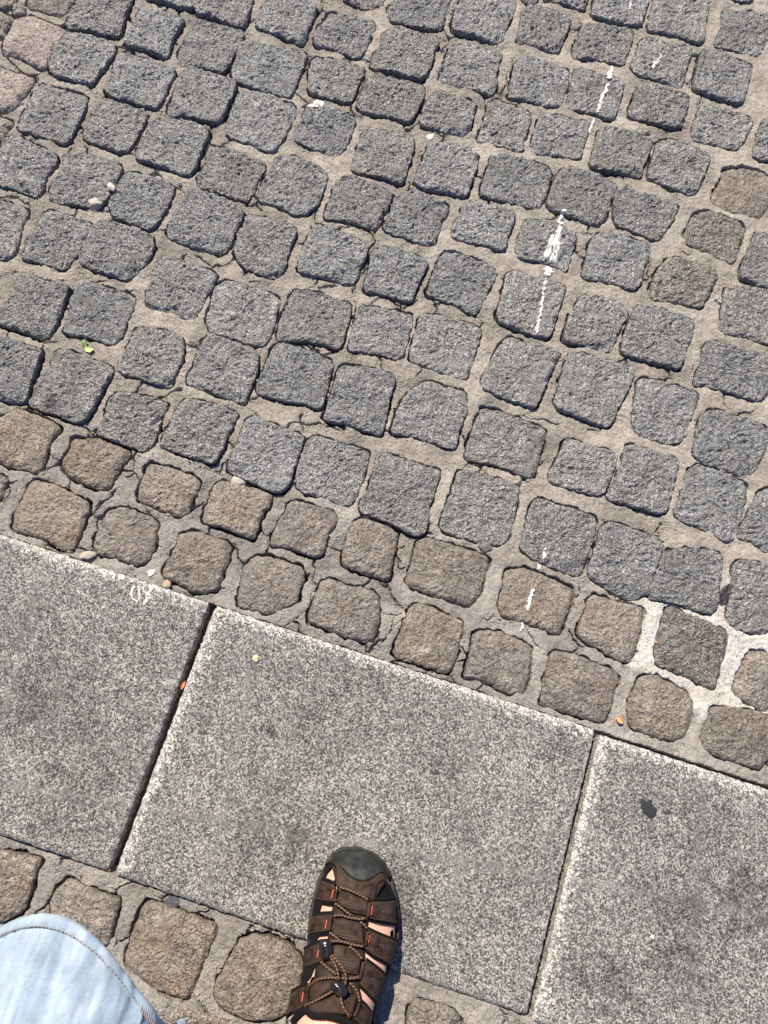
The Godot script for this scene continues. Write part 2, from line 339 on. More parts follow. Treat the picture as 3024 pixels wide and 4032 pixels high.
	[2, 2, 2, [1030,665,1065,640,1140,670,1280,730,1420,800,1435,850,1410,980,1380,1100,1350,1190,1300,1180,1180,1120,1020,1050,960,1020,955,960,970,840]],
	[2, 2, 1, [1560,950,1600,920,1700,935,1800,1000,1790,1200,1700,1330,1600,1300,1520,1250,1475,1210,1490,1110]],
	[2, 2, 1, [285,940,320,930,440,950,580,1010,720,1070,730,1120,700,1220,670,1340,630,1400,590,1405,480,1370,330,1330,215,1290,200,1260,220,1160,255,1020]],
	[2, 2, 1, [850,1120,900,1085,980,1090,1090,1150,1190,1210,1210,1260,1200,1390,1160,1500,1090,1525,1000,1520,880,1480,790,1420,770,1350,800,1230]],
	[2, 2, 1, [1320,1310,1380,1290,1500,1300,1659,1330,1760,1400,1740,1600,1659,1710,1560,1690,1400,1640,1280,1580,1255,1510,1290,1400]],
	[1, 2, 1, [440,470,490,455,560,480,620,505,700,510,780,540,825,580,830,660,820,770,790,870,740,880,600,850,480,800,360,750,345,710,380,600,420,510]],
	[1, 2, 1, [650,90,690,60,760,75,880,120,940,165,935,250,910,370,890,465,850,470,740,440,640,405,580,375,570,330,590,230,620,140]],
	[1, 2, 1, [1060,215,1100,188,1160,195,1300,235,1450,280,1535,310,1545,360,1510,470,1470,590,1420,645,1330,630,1200,590,1070,540,990,500,990,460,1030,330]],
	[1, 2, 1, [1020,650,1060,618,1130,630,1260,690,1370,745,1370,800,1340,940,1300,1050,1260,1085,1180,1060,1060,1020,930,980,910,950,930,860,980,720]],
	[1, 2, 1, [1440,810,1500,795,1600,800,1659,815,1740,855,1825,910,1820,1000,1805,1130,1760,1210,1659,1222,1600,1190,1500,1140,1380,1110,1385,1050,1410,920]],
	[0, 3, 1, [-150,560,0,575,150,600,260,640,235,720,215,810,160,960,130,1000,0,1060,-150,1050]],
	[0, 3, 1, [345,850,420,775,480,780,600,830,780,905,770,960,750,1050,700,1200,600,1230,450,1150,330,1010,315,930]],
	[0, 3, 1, [930,930,980,910,1060,935,1200,980,1400,1070,1420,1095,1400,1160,1330,1320,1260,1500,1230,1565,1180,1565,1090,1530,1000,1490,800,1330,800,1270,850,1120]],
	[0, 3, 1, [1510,1250,1560,1170,1659,1130,1760,1140,1880,1190,1960,1260,1990,1330,1960,1500,1900,1640,1800,1690,1600,1690,1450,1620,1390,1530,1400,1460,1450,1370]],
	[1, 3, 1, [1000,1640,1030,1560,1070,1545,1180,1570,1310,1620,1370,1700,1350,1850,1000,1800]],
]

# ---------- cobblestones ----------
const RAYS := 128
class Stone:
	var c: Vector2            # centre on the ground
	var r: PackedFloat32Array # radius of its outline in RAYS directions
	var f: PackedFloat32Array # how squarely the outline faces each direction
	var rmax: float
	var kind: int
	var top: float            # level of its crown
	var tilt: Vector2
	var ox: float             # offset into the noise
	var tint: Color
	var round_: float
	var breaks := PackedFloat32Array()   # split-off corners: direction, start, slope
var stones: Array[Stone] = []
var n_big: FastNoiseLite
var n_mid: FastNoiseLite
var n_fine: FastNoiseLite
var n_tone: FastNoiseLite
var n_edge: FastNoiseLite

func outline_stone(pts: PackedVector2Array, kind: int) -> Stone:
	var s := Stone.new()
	s.kind = kind
	# close, rounded curve through the traced points
	var n := pts.size()
	var dense := PackedVector2Array()
	for i in n:
		var p0 := pts[(i + n - 1) % n]
		var p1 := pts[i]
		var p2 := pts[(i + 1) % n]
		var p3 := pts[(i + 2) % n]
		for k in 8:
			var t := k / 8.0
			var q := p1.cubic_interpolate(p2, p0, p3, t)
			dense.append(q.lerp(p1.lerp(p2, t), 0.65))
	var area := 0.0
	var c := Vector2.ZERO
	for i in dense.size():
		var a := dense[i]
		var b := dense[(i + 1) % dense.size()]
		var w := a.cross(b)
		area += w
		c += (a + b) * w
	s.c = c / (3.0 * area)
	s.r.resize(RAYS)
	s.f.resize(RAYS)
	s.r.fill(0.0)
	# radius in each direction, by walking along the curve
	var m := dense.size()
	for i in m:
		var a := dense[i] - s.c
		var b := dense[(i + 1) % m] - s.c
		var steps := 10
		for k in steps:
			var q := a.lerp(b, k / float(steps))
			var at := int(floor((q.angle() + PI) / TAU * RAYS)) % RAYS
			s.r[at] = max(s.r[at], q.length())
	for k in RAYS:
		if s.r[k] == 0.0:
			s.r[k] = max(s.r[(k + RAYS - 1) % RAYS], 0.004)
	# a little broken along the edge
	for k in RAYS:
		var an := k * TAU / RAYS
		s.r[k] += 0.0017 * n_edge.get_noise_2d(s.c.x * 900.0 + cos(an) * 11.0, s.c.y * 900.0 + sin(an) * 11.0) - 0.0002
	var sm := s.r.duplicate()
	for k in RAYS:
		s.r[k] = 0.18 * sm[(k + 1) % RAYS] + 0.64 * sm[k] + 0.18 * sm[(k + RAYS - 1) % RAYS]
	for k in RAYS:
		var dr := (s.r[(k + 1) % RAYS] - s.r[(k + RAYS - 1) % RAYS]) / (2.0 * TAU / RAYS)
		s.f[k] = s.r[k] / sqrt(s.r[k] * s.r[k] + dr * dr)
		s.rmax = max(s.rmax, s.r[k])
	return s

func dress(s: Stone, k: int) -> void:
	s.ox = k * 3.71
	s.top = rng.randf_range(-0.002, 0.0042)
	s.tilt = Vector2(rng.randf_range(-0.022, 0.022), rng.randf_range(-0.022, 0.022))
	for n in rng.randi_range(1, 3):
		s.breaks.append_array([rng.randf() * TAU, rng.randf_range(0.45, 0.85), rng.randf_range(0.12, 0.45)])
	var v := rng.randf_range(0.86, 1.14)
	var h := rng.randf_range(-1.0, 1.0)
	s.round_ = rng.randf_range(0.0028, 0.0045)
	match s.kind:
		0:
			s.tint = Color(0.325 + 0.008 * h, 0.328, 0.328 - 0.010 * h) * v
		1:
			s.tint = Color(0.318 + 0.012 * h, 0.279, 0.243 - 0.014 * h) * v
			s.round_ = rng.randf_range(0.006, 0.010)
		2:
			s.tint = Color(0.292, 0.272, 0.240) * v
			s.round_ = 0.007
		3:
			s.tint = Color(0.34, 0.32, 0.29)
			s.round_ = 0.009
		4:
			s.tint = Color(0.435, 0.380, 0.350) * v
			s.round_ = rng.randf_range(0.010, 0.014)

func ray_of(v: Vector2) -> int:
	return int(floor((v.angle() + PI) / TAU * RAYS)) % RAYS

func edge_distance(s: Stone, p: Vector2) -> float:     # negative inside
	var v := p - s.c
	var k := ray_of(v)
	return (v.length() - s.r[k]) * s.f[k]

func stone_height(s: Stone, p: Vector2, d_in: float) -> float:
	var smooth_one := s.kind == 1 or s.kind == 4
	var q := p * 1000.0
	var big := n_big.get_noise_3d(q.x, q.y, s.ox)
	var mid := n_mid.get_noise_3d(q.x, q.y, s.ox)
	var fine := n_fine.get_noise_3d(q.x, q.y, s.ox)
	var h := s.top + s.tilt.dot(p - s.c)
	var amp := 0.62 if smooth_one else 1.0
	h += amp * (0.0022 * big + 0.0070 * (0.30 - absf(mid)) + 0.0018 * fine)
	for n in range(0, s.breaks.size(), 3):
		var far := (p - s.c).dot(Vector2.from_angle(s.breaks[n])) - s.breaks[n + 1] * s.rmax + 0.006 * mid
		if far > 0.0:
			h -= amp * minf(far * s.breaks[n + 2], 0.006)
	var r := s.round_ * (1.0 + 0.45 * big)
	if d_in < r:
		var t := 1.0 - clampf(d_in / r, 0.0, 1.0)
		h -= r * 0.9 * (1.0 - sqrt(maxf(0.0, 1.0 - t * t * 0.96)))
	if smooth_one:
		h -= 0.0045 * pow((p - s.c).length() / s.rmax, 2.0)
	return h

func stone_mesh(s: Stone, around: int, rings: int) -> ArrayMesh:
	var verts := PackedVector3Array()
	var cols := PackedColorArray()
	var idx := PackedInt32Array()
	var stepa := RAYS / around
	for j in range(rings + 2):
		for i in around:
			var k := i * stepa
			var an := (k + 0.5) * TAU / RAYS - PI
			var dir := Vector2(cos(an), sin(an))
			var t: float = minf(1.0, j / float(rings))
			t = 1.0 - pow(1.0 - t, 1.35)
			var rad := s.r[k] * t
			if j == rings + 1:
				rad = s.r[k] * 0.985
			var p := s.c + dir * rad
			var d_in := (s.r[k] - rad) * s.f[k]
			var y := -0.035
			if j <= rings:
				y = stone_height(s, p, d_in)
			verts.append(Vector3(p.x, y, p.y))
			var n1 := n_tone.get_noise_3d(p.x * 1000.0, p.y * 1000.0, s.ox * 2.0)
			var n2 := n_mid.get_noise_3d(p.x * 600.0, p.y * 600.0, s.ox + 50.0)
			var g := 1.0 + 0.26 * n1 + 0.16 * n2
			var cc := Color(s.tint.r * g, s.tint.g * g, s.tint.b * g)
			if s.kind == 1 or s.kind == 4:
				var rust := smooth01(0.12, 0.5, n_tone.get_noise_3d(p.x * 700.0 + 90.0, p.y * 700.0, s.ox))
				cc = cc.lerp(Color(0.40, 0.27, 0.165) * g, 0.22 * rust)
				var pale := smooth01(0.15, 0.5, n_tone.get_noise_3d(p.x * 900.0 - 70.0, p.y * 900.0, s.ox))
				cc = cc.lerp(Color(0.42, 0.38, 0.33) * g, 0.5 * pale)
			else:
				var dust := smooth01(0.28, 0.55, n_tone.get_noise_3d(p.x * 800.0 - 40.0, p.y * 800.0, s.ox))
				cc = cc.lerp(Color(0.40, 0.375, 0.335), 0.42 * dust)
			cols.append(cc)
	for j in range(rings + 1):
		for i in around:
			var a := j * around + i
			var b := j * around + (i + 1) % around
			var c := a + around
			var d := b + around
			if j > 0:
				idx.append_array([a, b, d])
			idx.append_array([a, d, c])
	return indexed(verts, cols, idx)

# ---------- mortar: one relief sheet round the stones, cracked and shrunk away from them ----------
const CELL := 0.0016
const GX0 := -0.87
const GZ0 := -1.46
const GNX := 1000
const GNZ := 1262
var m_dist := PackedFloat32Array()
var m_own := PackedInt32Array()
var n_m1: FastNoiseLite
var n_m2: FastNoiseLite
var n_m3: FastNoiseLite
var n_crack: FastNoiseLite
var n_where: FastNoiseLite

func worn(x: float, z: float) -> float:      # shrunken and cracked on the left, flush and whole on the right
	return clampf(0.50 - 0.70 * x + 0.9 * n_where.get_noise_2d(x * 1000.0, z * 1000.0), 0.05, 1.0)

func gap_width(x: float, z: float, old: float) -> float:    # open joint between mortar and stone; below zero the mortar laps onto the stone
	var q := Vector2(x, z) * 1000.0
	return 0.0004 + 0.0022 * old + 0.0028 * n_m1.get_noise_2d(q.x * 1.7 - 500.0, q.y * 1.7 + 80.0) + 0.0006 * n_m2.get_noise_2d(q.x, q.y)

func mortar_height(x: float, z: float, old: float) -> float:
	var q := Vector2(x, z) * 1000.0
	var base := lerpf(-0.0022, -0.0066, old) + 0.0024 * n_m1.get_noise_2d(q.x, q.y)
	var h := base + 0.0011 * n_m2.get_noise_2d(q.x, q.y) + 0.0007 * n_m3.get_noise_2d(q.x, q.y)
	var open := smooth01(0.25, 0.60, old) * smooth01(-0.25, 0.15, n_m1.get_noise_2d(q.x * 0.7 + 333.0, q.y * 0.7))
	if open > 0.0:
		h -= 0.008 * open * exp(-pow(crack_at(x, z) / 0.034, 2.0))
	return h

func crack_at(x: float, z: float) -> float:      # 0 on a crack
	var q := Vector2(x, z) * 1000.0
	var wx := 6.0 * n_m1.get_noise_2d(q.x * 1.3 + 77.0, q.y * 1.3) + 1.0 * n_m2.get_noise_2d(q.x, q.y)
	var wz := 6.0 * n_m1.get_noise_2d(q.x * 1.3 - 177.0, q.y * 1.3) + 1.0 * n_m2.get_noise_2d(q.x + 90.0, q.y)
	return n_crack.get_noise_2d(q.x + wx, q.y + wz) + 1.0

func mortar_color(x: float, z: float) -> Color:
	var q := Vector2(x, z) * 1000.0
	var t := n_where.get_noise_2d(q.x * 1.7 + 900.0, q.y * 1.7)
	var g := 1.0 + 0.20 * t + 0.16 * n_m1.get_noise_2d(q.x * 1.6, q.y * 1.6)
	var c := Color(0.575, 0.527, 0.466)
	# towards the slabs the bed is greyer, another batch
	var along := Vector2(x, z).dot(across) - slab_edge
	c = c.lerp(Color(0.515, 0.485, 0.450), smooth01(-0.26, -0.14, along + 0.05 * t))
	# fresh white patch beside the slabs, on the right
	var w := Vector2(x, z) - white_at
	var white := 1.0 - smooth01(0.075, 0.105, Vector2(w.dot(along_dir) * 0.62, w.dot(across) * 0.9).length() + 0.025 * t + 0.012 * n_m1.get_noise_2d(q.x * 2.0, q.y * 2.0))
	c = c.lerp(Color(1.02, 0.975, 0.91), 0.9 * white)
	g *= 1.06 - 0.16 * worn(x, z)      # the older batch is dirtier
	return Color(c.r * g, c.g * g, c.b * g)

var along_dir: Vector2     # the way the slab strip runs
var across: Vector2
var slab_edge: float       # where the strip begins and ends, measured along across
var slab_far: float
var white_at: Vector2

func mortar_mesh() -> ArrayMesh:
	m_dist.resize(GNX * GNZ)
	m_dist.fill(1.0)
	m_own.resize(GNX * GNZ)
	m_own.fill(-1)
	for n in stones.size():
		var s := stones[n]
		var reach := s.rmax + 0.006
		var i0 := clampi(int((s.c.x - reach - GX0) / CELL), 0, GNX - 1)
		var i1 := clampi(int((s.c.x + reach - GX0) / CELL) + 1, 0, GNX - 1)
		var j0 := clampi(int((s.c.y - reach - GZ0) / CELL), 0, GNZ - 1)
		var j1 := clampi(int((s.c.y + reach - GZ0) / CELL) + 1, 0, GNZ - 1)
		for j in range(j0, j1):
			for i in range(i0, i1):
				var d := edge_distance(s, Vector2(GX0 + i * CELL, GZ0 + j * CELL))
				var k := j * GNX + i
				if d < m_dist[k]:
					m_dist[k] = d
					m_own[k] = n
	var id := PackedInt32Array()
	id.resize(GNX * GNZ)
	id.fill(-1)
	var verts := PackedVector3Array()
	var cols := PackedColorArray()
	var idx := PackedInt32Array()
	var near := PackedByteArray()       # 1 where a crack passes and the sheet is divided more finely
	for j in GNZ:
		for i in GNX:
			var k := j * GNX + i
			var d := m_dist[k]
			if d < -0.0048:
				continue
			var x := GX0 + i * CELL
			var z := GZ0 + j * CELL
			var v := x * across.x + z * across.y
			var ds := minf(v - slab_edge, slab_far - v)      # how far inside the slab strip
			if ds > 0.008:
				continue
			id[k] = verts.size()
			var old := worn(x, z)
			var y := mortar_height(x, z, old)
			var gap := gap_width(x, z, old)
			var plain_spot := true
			var by_slab := -ds
			if m_own[k] >= 0 and d < by_slab + 0.002:
				var e := d - gap
				if absf(e) < CELL * 0.75:        # on the brink: pull it onto the brink, so that the edge runs clean
					var out := (Vector2(x, z) - stones[m_own[k]].c).normalized()
					plain_spot = false
					x -= out.x * e
					z -= out.y * e
					y -= 0.0006
				elif e < 0.0:
					plain_spot = false
					y -= 0.016
			else:
				var e := by_slab - 0.0006 - 0.4 * gap
				if absf(e) < CELL * 0.75:
					var sgn := -1.0 if v - slab_edge < slab_far - v else 1.0
					plain_spot = false
					x -= across.x * e * sgn
					z -= across.y * e * sgn
					y -= 0.0004
				elif e < 0.0:
					plain_spot = false
					y -= 0.016
			near.append(2 if not plain_spot else (1 if old > 0.28 and crack_at(x, z) < 0.14 else 0))
			verts.append(Vector3(x, y, z))
			cols.append(mortar_color(x, z))
	for j in GNZ - 1:
		for i in GNX - 1:
			var k := j * GNX + i
			var a := id[k]
			var b := id[k + 1]
			var c := id[k + GNX]
			var e := id[k + GNX + 1]
			if a < 0 or b < 0 or c < 0 or e < 0:
				continue
			if near[a] < 2 and near[b] < 2 and near[c] < 2 and near[e] < 2 and near[a] + near[b] + near[c] + near[e] > 0:
				var first := verts.size()
				for v in 4:
					for u in 4:
						var x := GX0 + (i + u / 3.0) * CELL
						var z := GZ0 + (j + v / 3.0) * CELL
						verts.append(Vector3(x, mortar_height(x, z, worn(x, z)), z))
						cols.append(cols[a])
				for v in 3:
					for u in 3:
						var f := first + v * 4 + u
						idx.append_array([f, f + 1, f + 5, f, f + 5, f + 4])
			else:
				idx.append_array([a, b, e, a, e, c])
	return indexed(verts, cols, idx)

func surface_at(p: Vector2) -> float:      # level of whatever lies uppermost at a spot
	for s in stones:
		if p.distance_squared_to(s.c) < s.rmax * s.rmax:
			var d := edge_distance(s, p)
			if d < 0.0:
				return stone_height(s, p, -d)
	var v := p.dot(across)
	if v > slab_edge and v < slab_far:
		return SLAB_TOP
	return mortar_height(p.x, p.y, worn(p.x, p.y))

# ---------- slabs ----------
const SLAB_TOP := 0.003

func slab_mesh(len_: float, wid: float, sd: int, stains: Array) -> ArrayMesh:
	# local: x along the strip, z across it, top at 0
	var lines := func(l: float) -> PackedFloat32Array:
		var a := PackedFloat32Array([0.0, 0.0008, 0.002, 0.004, 0.0065, 0.0095, 0.013, 0.017])
		var n := int((l - 0.042) / 0.0045)
		for k in range(n + 1):
			a.append(0.021 + (l - 0.042) * k / n)
		for v in [0.017, 0.013, 0.0095, 0.0065, 0.004, 0.002, 0.0008, 0.0]:
			a.append(l - v)
		return a
	var xs: PackedFloat32Array = lines.call(len_)
	var zs: PackedFloat32Array = lines.call(wid)
	var verts := PackedVector3Array()
	var cols := PackedColorArray()
	var idx := PackedInt32Array()
	var nx := xs.size()
	var nz := zs.size()
	for j in range(-1, nz + 1):
		for i in range(-1, nx + 1):
			var x := xs[clampi(i, 0, nx - 1)]
			var z := zs[clampi(j, 0, nz - 1)]
			var dx := minf(x, len_ - x)
			var dz := minf(z, wid - z)
			var d := minf(dx, dz)
			var rr := 0.008
			if dx < rr and dz < rr:
				d = rr - Vector2(rr - dx, rr - dz).length()
			var qx := x * 1000.0 + sd * 911.0
			var qz := z * 1000.0
			var y := 0.0005 * n_m1.get_noise_2d(qx, qz) + 0.00035 * n_m3.get_noise_2d(qx, qz)
			var r := 0.0065 * (1.0 + 0.35 * n_m2.get_noise_2d(qx, qz))
			if d < r:
				var t := 1.0 - maxf(d, 0.0) / r
				y -= 0.0045 * t * t
			if j < 0 or j >= nz or i < 0 or i >= nx:
				y = -0.036
			var px := clampf(x, rr * 0.3 if dz < rr * 0.3 else 0.0, len_ - (rr * 0.3 if dz < rr * 0.3 else 0.0))
			var wob := 0.0012 * n_m2.get_noise_2d(qx * 1.5, qz * 1.5) if d < 0.012 else 0.0
			verts.append(Vector3(px + wob, y, z + wob))
			var g := 1.0 + 0.10 * n_where.get_noise_2d(qx, qz) + 0.14 * n_m1.get_noise_2d(qx * 0.9, qz * 0.9) + 0.12 * n_m2.get_noise_2d(qx, qz)
			var cc := Color(0.435, 0.433, 0.422)
			for st in stains:          # [x, z, radius, strength]: dark ingrained dirt, blotchy
				var dd: float = Vector2(x - st[0], z - st[1]).length() / st[2] + 0.55 * n_m1.get_noise_2d(qx * 1.3, qz * 1.3) + 0.55 * n_m2.get_noise_2d(qx, qz)
				g *= 1.0 - st[3] * (1.0 - smooth01(0.35, 1.05, dd))
			cc = Color(cc.r * g, cc.g * g, cc.b * g)
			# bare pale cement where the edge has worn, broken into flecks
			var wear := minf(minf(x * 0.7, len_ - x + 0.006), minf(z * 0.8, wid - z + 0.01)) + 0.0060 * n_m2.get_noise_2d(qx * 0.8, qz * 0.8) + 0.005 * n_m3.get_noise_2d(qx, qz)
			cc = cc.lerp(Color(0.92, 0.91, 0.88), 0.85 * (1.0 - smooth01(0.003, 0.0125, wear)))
			cols.append(cc)
	var row := nx + 2
	for j in range(nz + 1):
		for i in range(nx + 1):
			var a := j * row + i
			idx.append_array([a, a + 1, a + row + 1, a, a + row + 1, a + row])
	return indexed(verts, cols, idx)

# ---------- stones outside the frame: one mass, not traced ----------
func outside_stones() -> ArrayMesh:
	var quad := PackedVector2Array()
	for q in [[-60, -60], [3084, -60], [3084, 4092], [-60, 4092]]:
		var p := on_level(q[0], q[1])
		quad.append(Vector2(p.x, p.z))
	var verts := PackedVector3Array()
	var cols := PackedColorArray()
	var idx := PackedInt32Array()
	var pitch := 0.121
	var n := 0
	for j in range(-24, 14):
		for i in range(-17, 18):
			var at := along_dir * (i * pitch + (0.06 if j % 2 == 0 else 0.0)) + across * (slab_edge + (j + 0.5) * pitch)
			var bow := 0.05 * sin(at.x * 2.1)
			at += across * bow
			var v := at.dot(across)
			if v > slab_edge - 0.058 and v < slab_far + 0.058:
				continue
			if Geometry2D.is_point_in_polygon(at, quad):
				continue
			var clear := true
			for s in stones:
				if at.distance_to(s.c) < s.rmax + 0.053:
					clear = false
					break
			if not clear:
				continue
			var pts := PackedVector2Array()
			for k in 8:
				var an := k * PI / 4.0 + along_dir.angle()
				var r := (0.052 if k % 2 == 0 else 0.062) * rng.randf_range(0.9, 1.06)
				pts.append(at + Vector2(cos(an), sin(an)) * r)
			var near := minf(absf(v - slab_edge), absf(v - slab_far))
			var s := outline_stone(pts, 1 if near < 0.24 else 0)
			dress(s, 400 + n)
			n += 1
			var m := stone_mesh(s, 32, 7).surface_get_arrays(0)
			var first := verts.size()
			verts.append_array(m[Mesh.ARRAY_VERTEX])
			cols.append_array(m[Mesh.ARRAY_COLOR])
			for k in m[Mesh.ARRAY_INDEX]:
				idx.append(first + k)
	return indexed(verts, cols, idx)

func outside_mortar() -> ArrayMesh:
	var x0 := GX0 + 0.001
	var x1 := GX0 + (GNX - 1) * CELL - 0.001
	var z0 := GZ0 + 0.001
	var z1 := GZ0 + (GNZ - 1) * CELL - 0.001
	var verts := PackedVector3Array()
	var cols := PackedColorArray()
	var idx := PackedInt32Array()
	for r in [[-2.6, -3.4, 2.6, z0], [-2.6, z1, 2.6, 2.2], [-2.6, z0, x0, z1], [x1, z0, 2.6, z1]]:
		var nx := int((r[2] - r[0]) / 0.03) + 1
		var nz := int((r[3] - r[1]) / 0.03) + 1
		var first := verts.size()
		for j in nz + 1:
			for i in nx + 1:
				var x: float = lerpf(r[0], r[2], i / float(nx))
				var z: float = lerpf(r[1], r[3], j / float(nz))
				var v := x * across.x + z * across.y
				var y := -0.0045 if v < slab_edge - 0.002 or v > slab_far + 0.002 else -0.030
				verts.append(Vector3(x, y, z))
				cols.append(mortar_color(x, z))
		for j in nz:
			for i in nx:
				var a := first + j * (nx + 1) + i
				idx.append_array([a, a + 1, a + nx + 2, a, a + nx + 2, a + nx + 1])
	return indexed(verts, cols, idx)

# ---------- flat and small things lying on the pavement ----------
func plain(r: float, g: float, b: float, rough := 0.8, spec := 0.4) -> StandardMaterial3D:
	var m := StandardMaterial3D.new()
	m.albedo_color = srgb(r, g, b)
	m.roughness = rough
	m.metallic_specular = spec
	return m

func spot(tx: int, ty: int, u: float, v: float) -> Vector2:
	var p := on_level(tx * 1000.0 + u / TILE, ty * 1000.0 + v / TILE)
	return Vector2(p.x, p.z)

func stroke_into(verts: PackedVector3Array, idx: PackedInt32Array, tx: int, ty: int, path: Array, thick := 0.0007) -> void:
	# a dribble: [u, v, width, u, v, width, ...], laid over whatever is below it
	var pts := PackedVector2Array()
	var ws := PackedFloat32Array()
	for k in range(0, path.size(), 3):
		pts.append(spot(tx, ty, path[k], path[k + 1]))
		ws.append(path[k + 2] * 0.000245)
	var line := PackedVector2Array()
	var lw := PackedFloat32Array()
	for k in pts.size() - 1:
		var n := maxi(2, int(pts[k].distance_to(pts[k + 1]) / 0.0013))
		for i in n:
			line.append(pts[k].lerp(pts[k + 1], i / float(n)))
			lw.append(lerpf(ws[k], ws[k + 1], i / float(n)))
	line.append(pts[pts.size() - 1])
	lw.append(ws[ws.size() - 1])
	var first := verts.size()
	for k in line.size():
		var dir := (line[mini(k + 1, line.size() - 1)] - line[maxi(k - 1, 0)]).normalized()
		var side := Vector2(-dir.y, dir.x)
		var w := lw[k] * (1.0 + 0.35 * n_edge.get_noise_2d(line[k].x * 520.0, line[k].y * 520.0))
		if k == 0 or k == line.size() - 1:
			w *= 0.2
		var mid := line[k] + side * 0.0012 * n_m3.get_noise_2d(line[k].x * 420.0, line[k].y * 420.0)
		for e in 5:
			var t := (e - 2) / 2.0
			var q := mid + side * w * t
			verts.append(Vector3(q.x, surface_at(q) + (thick + 0.0010 if absf(t) < 0.9 else 0.0009), q.y))
	for k in line.size() - 1:
		for e in 4:
			var a := first + k * 5 + e
			idx.append_array([a, a + 1, a + 6, a, a + 6, a + 5])

func strokes(called: String, material: Material, list: Array, label: String, category: String, thick := 0.0007) -> Node3D:
	var o := group_node(called)
	var p := spot(list[0][0], list[0][1], list[0][2][0], list[0][2][1])
	o.position = Vector3(p.x, 0.0, p.y)
	for s in list:
		var verts := PackedVector3Array()
		var idx := PackedInt32Array()
		stroke_into(verts, idx, s[0], s[1], s[2], thick)
		put(double_sided(verts, idx), "streak", material, o).position = -o.position
	tag(o, label, category)
	return o

func double_sided(verts: PackedVector3Array, idx: PackedInt32Array) -> ArrayMesh:
	return indexed(verts, PackedColorArray(), idx)

func blob(called: String, material: Material, tx: int, ty: int, ring: Array, thick: float, label: String, category: String, group := "") -> MeshInstance3D:
	# a squashed patch with an uneven rim
	var pts := PackedVector2Array()
	for k in range(0, ring.size(), 2):
		pts.append(spot(tx, ty, ring[k], ring[k + 1]))
	var c := Vector2.ZERO
	for p in pts:
		c += p / pts.size()
	var dense := PackedVector2Array()
	var n := pts.size()
	for k in n:
		for i in 5:
			dense.append(pts[k].cubic_interpolate(pts[(k + 1) % n], pts[(k + n - 1) % n], pts[(k + 2) % n], i / 5.0))
	var verts := PackedVector3Array()
	var idx := PackedInt32Array()
	var m := dense.size()
	var rings := [[0.0, 1.0], [0.35, 1.0], [0.65, 0.95], [0.88, 0.75], [1.0, -0.25]]
	for r in rings:
		for p in dense:
			var q: Vector2 = c.lerp(p, r[0])
			q += (p - c).normalized() * 0.0012 * r[0] * n_edge.get_noise_2d(p.x * 2500.0, p.y * 2500.0)
			verts.append(Vector3(q.x, surface_at(q) + thick * r[1] + 0.12 * thick * n_m3.get_noise_2d(q.x * 1500.0, q.y * 1500.0), q.y))
	for j in rings.size() - 1:
		for i in m:
			var a := j * m + i
			var b := j * m + (i + 1) % m
			if j > 0:
				idx.append_array([a, b, b + m])
			idx.append_array([a, b + m, a + m])
	var o := put(indexed(verts, PackedColorArray(), idx), called, material, self)
	tag(o, label, category, group)
	return o

func chip(called: String, material: Material, tx: int, ty: int, u: float, v: float, size: Vector3, turn: float, label: String, category: String, level := 9.0) -> void:
	# a broken bit of stone: a lumpy, faceted ball
	var at := spot(tx, ty, u, v)
	var verts := PackedVector3Array()
	var idx := PackedInt32Array()
	var nu := 12
	var nv := 8
	for j in nv + 1:
		for i in nu:
			var th := j * PI / nv
			var ph := i * TAU / nu
			var d := Vector3(sin(th) * cos(ph), cos(th), sin(th) * sin(ph))
			var r := 1.0 + 0.55 * n_mid.get_noise_3d(d.x * 14.0 + u, d.y * 14.0 + v, d.z * 14.0)
			verts.append(Vector3(d.x * size.x, d.y * size.y, d.z * size.z) * r)
	for j in nv:
		for i in nu:
			var a := j * nu + i
			var b := j * nu + (i + 1) % nu
			idx.append_array([a, b, b + nu, a, b + nu, a + nu])
	var o := put(indexed(verts, PackedColorArray(), idx), called, material, self)
	o.position = Vector3(at.x, (surface_at(at) if level > 1.0 else level) + size.y * 0.55, at.y)
	o.rotation.y = turn
	tag(o, label, category)

func leaf(called: String, tx: int, ty: int, path: Array, widths: Array, lifts: Array, colors: Array, label: String, on := 9.0) -> void:
	# a strip of leaf, curled along its length
	var verts := PackedVector3Array()
	var cols := PackedColorArray()
	var idx := PackedInt32Array()
	var n := widths.size()
	var pts := PackedVector2Array()
	for k in n:
		pts.append(spot(tx, ty, path[k * 2], path[k * 2 + 1]))
	for k in n:
		var dir := (pts[mini(k + 1, n - 1)] - pts[maxi(k - 1, 0)]).normalized()
		var side := Vector2(-dir.y, dir.x)
		var base := surface_at(pts[k]) if on > 1.0 else on
		for e in 5:
			var t := (e - 2) / 2.0
			var q: Vector2 = pts[k] + side * widths[k] * t
			verts.append(Vector3(q.x, base + 0.0012 + lifts[k] + 0.0022 * t * t + 0.0006 * n_m3.get_noise_2d(q.x * 800.0, q.y * 800.0), q.y))
			cols.append(colors[k] * (1.25 if e == 2 else 1.0))
	for k in n - 1:
		for e in 4:
			var a := k * 5 + e
			idx.append_array([a, a + 1, a + 6, a, a + 6, a + 5])
	var m := StandardMaterial3D.new()
	m.vertex_color_use_as_albedo = true
	m.roughness = 0.55
	m.cull_mode = BaseMaterial3D.CULL_DISABLED
	m.backlight_enabled = true
	m.backlight = Color(0.3, 0.3, 0.1)
	var o := put(indexed(verts, cols, idx), called, m, self)
	tag(o, label, "leaf")

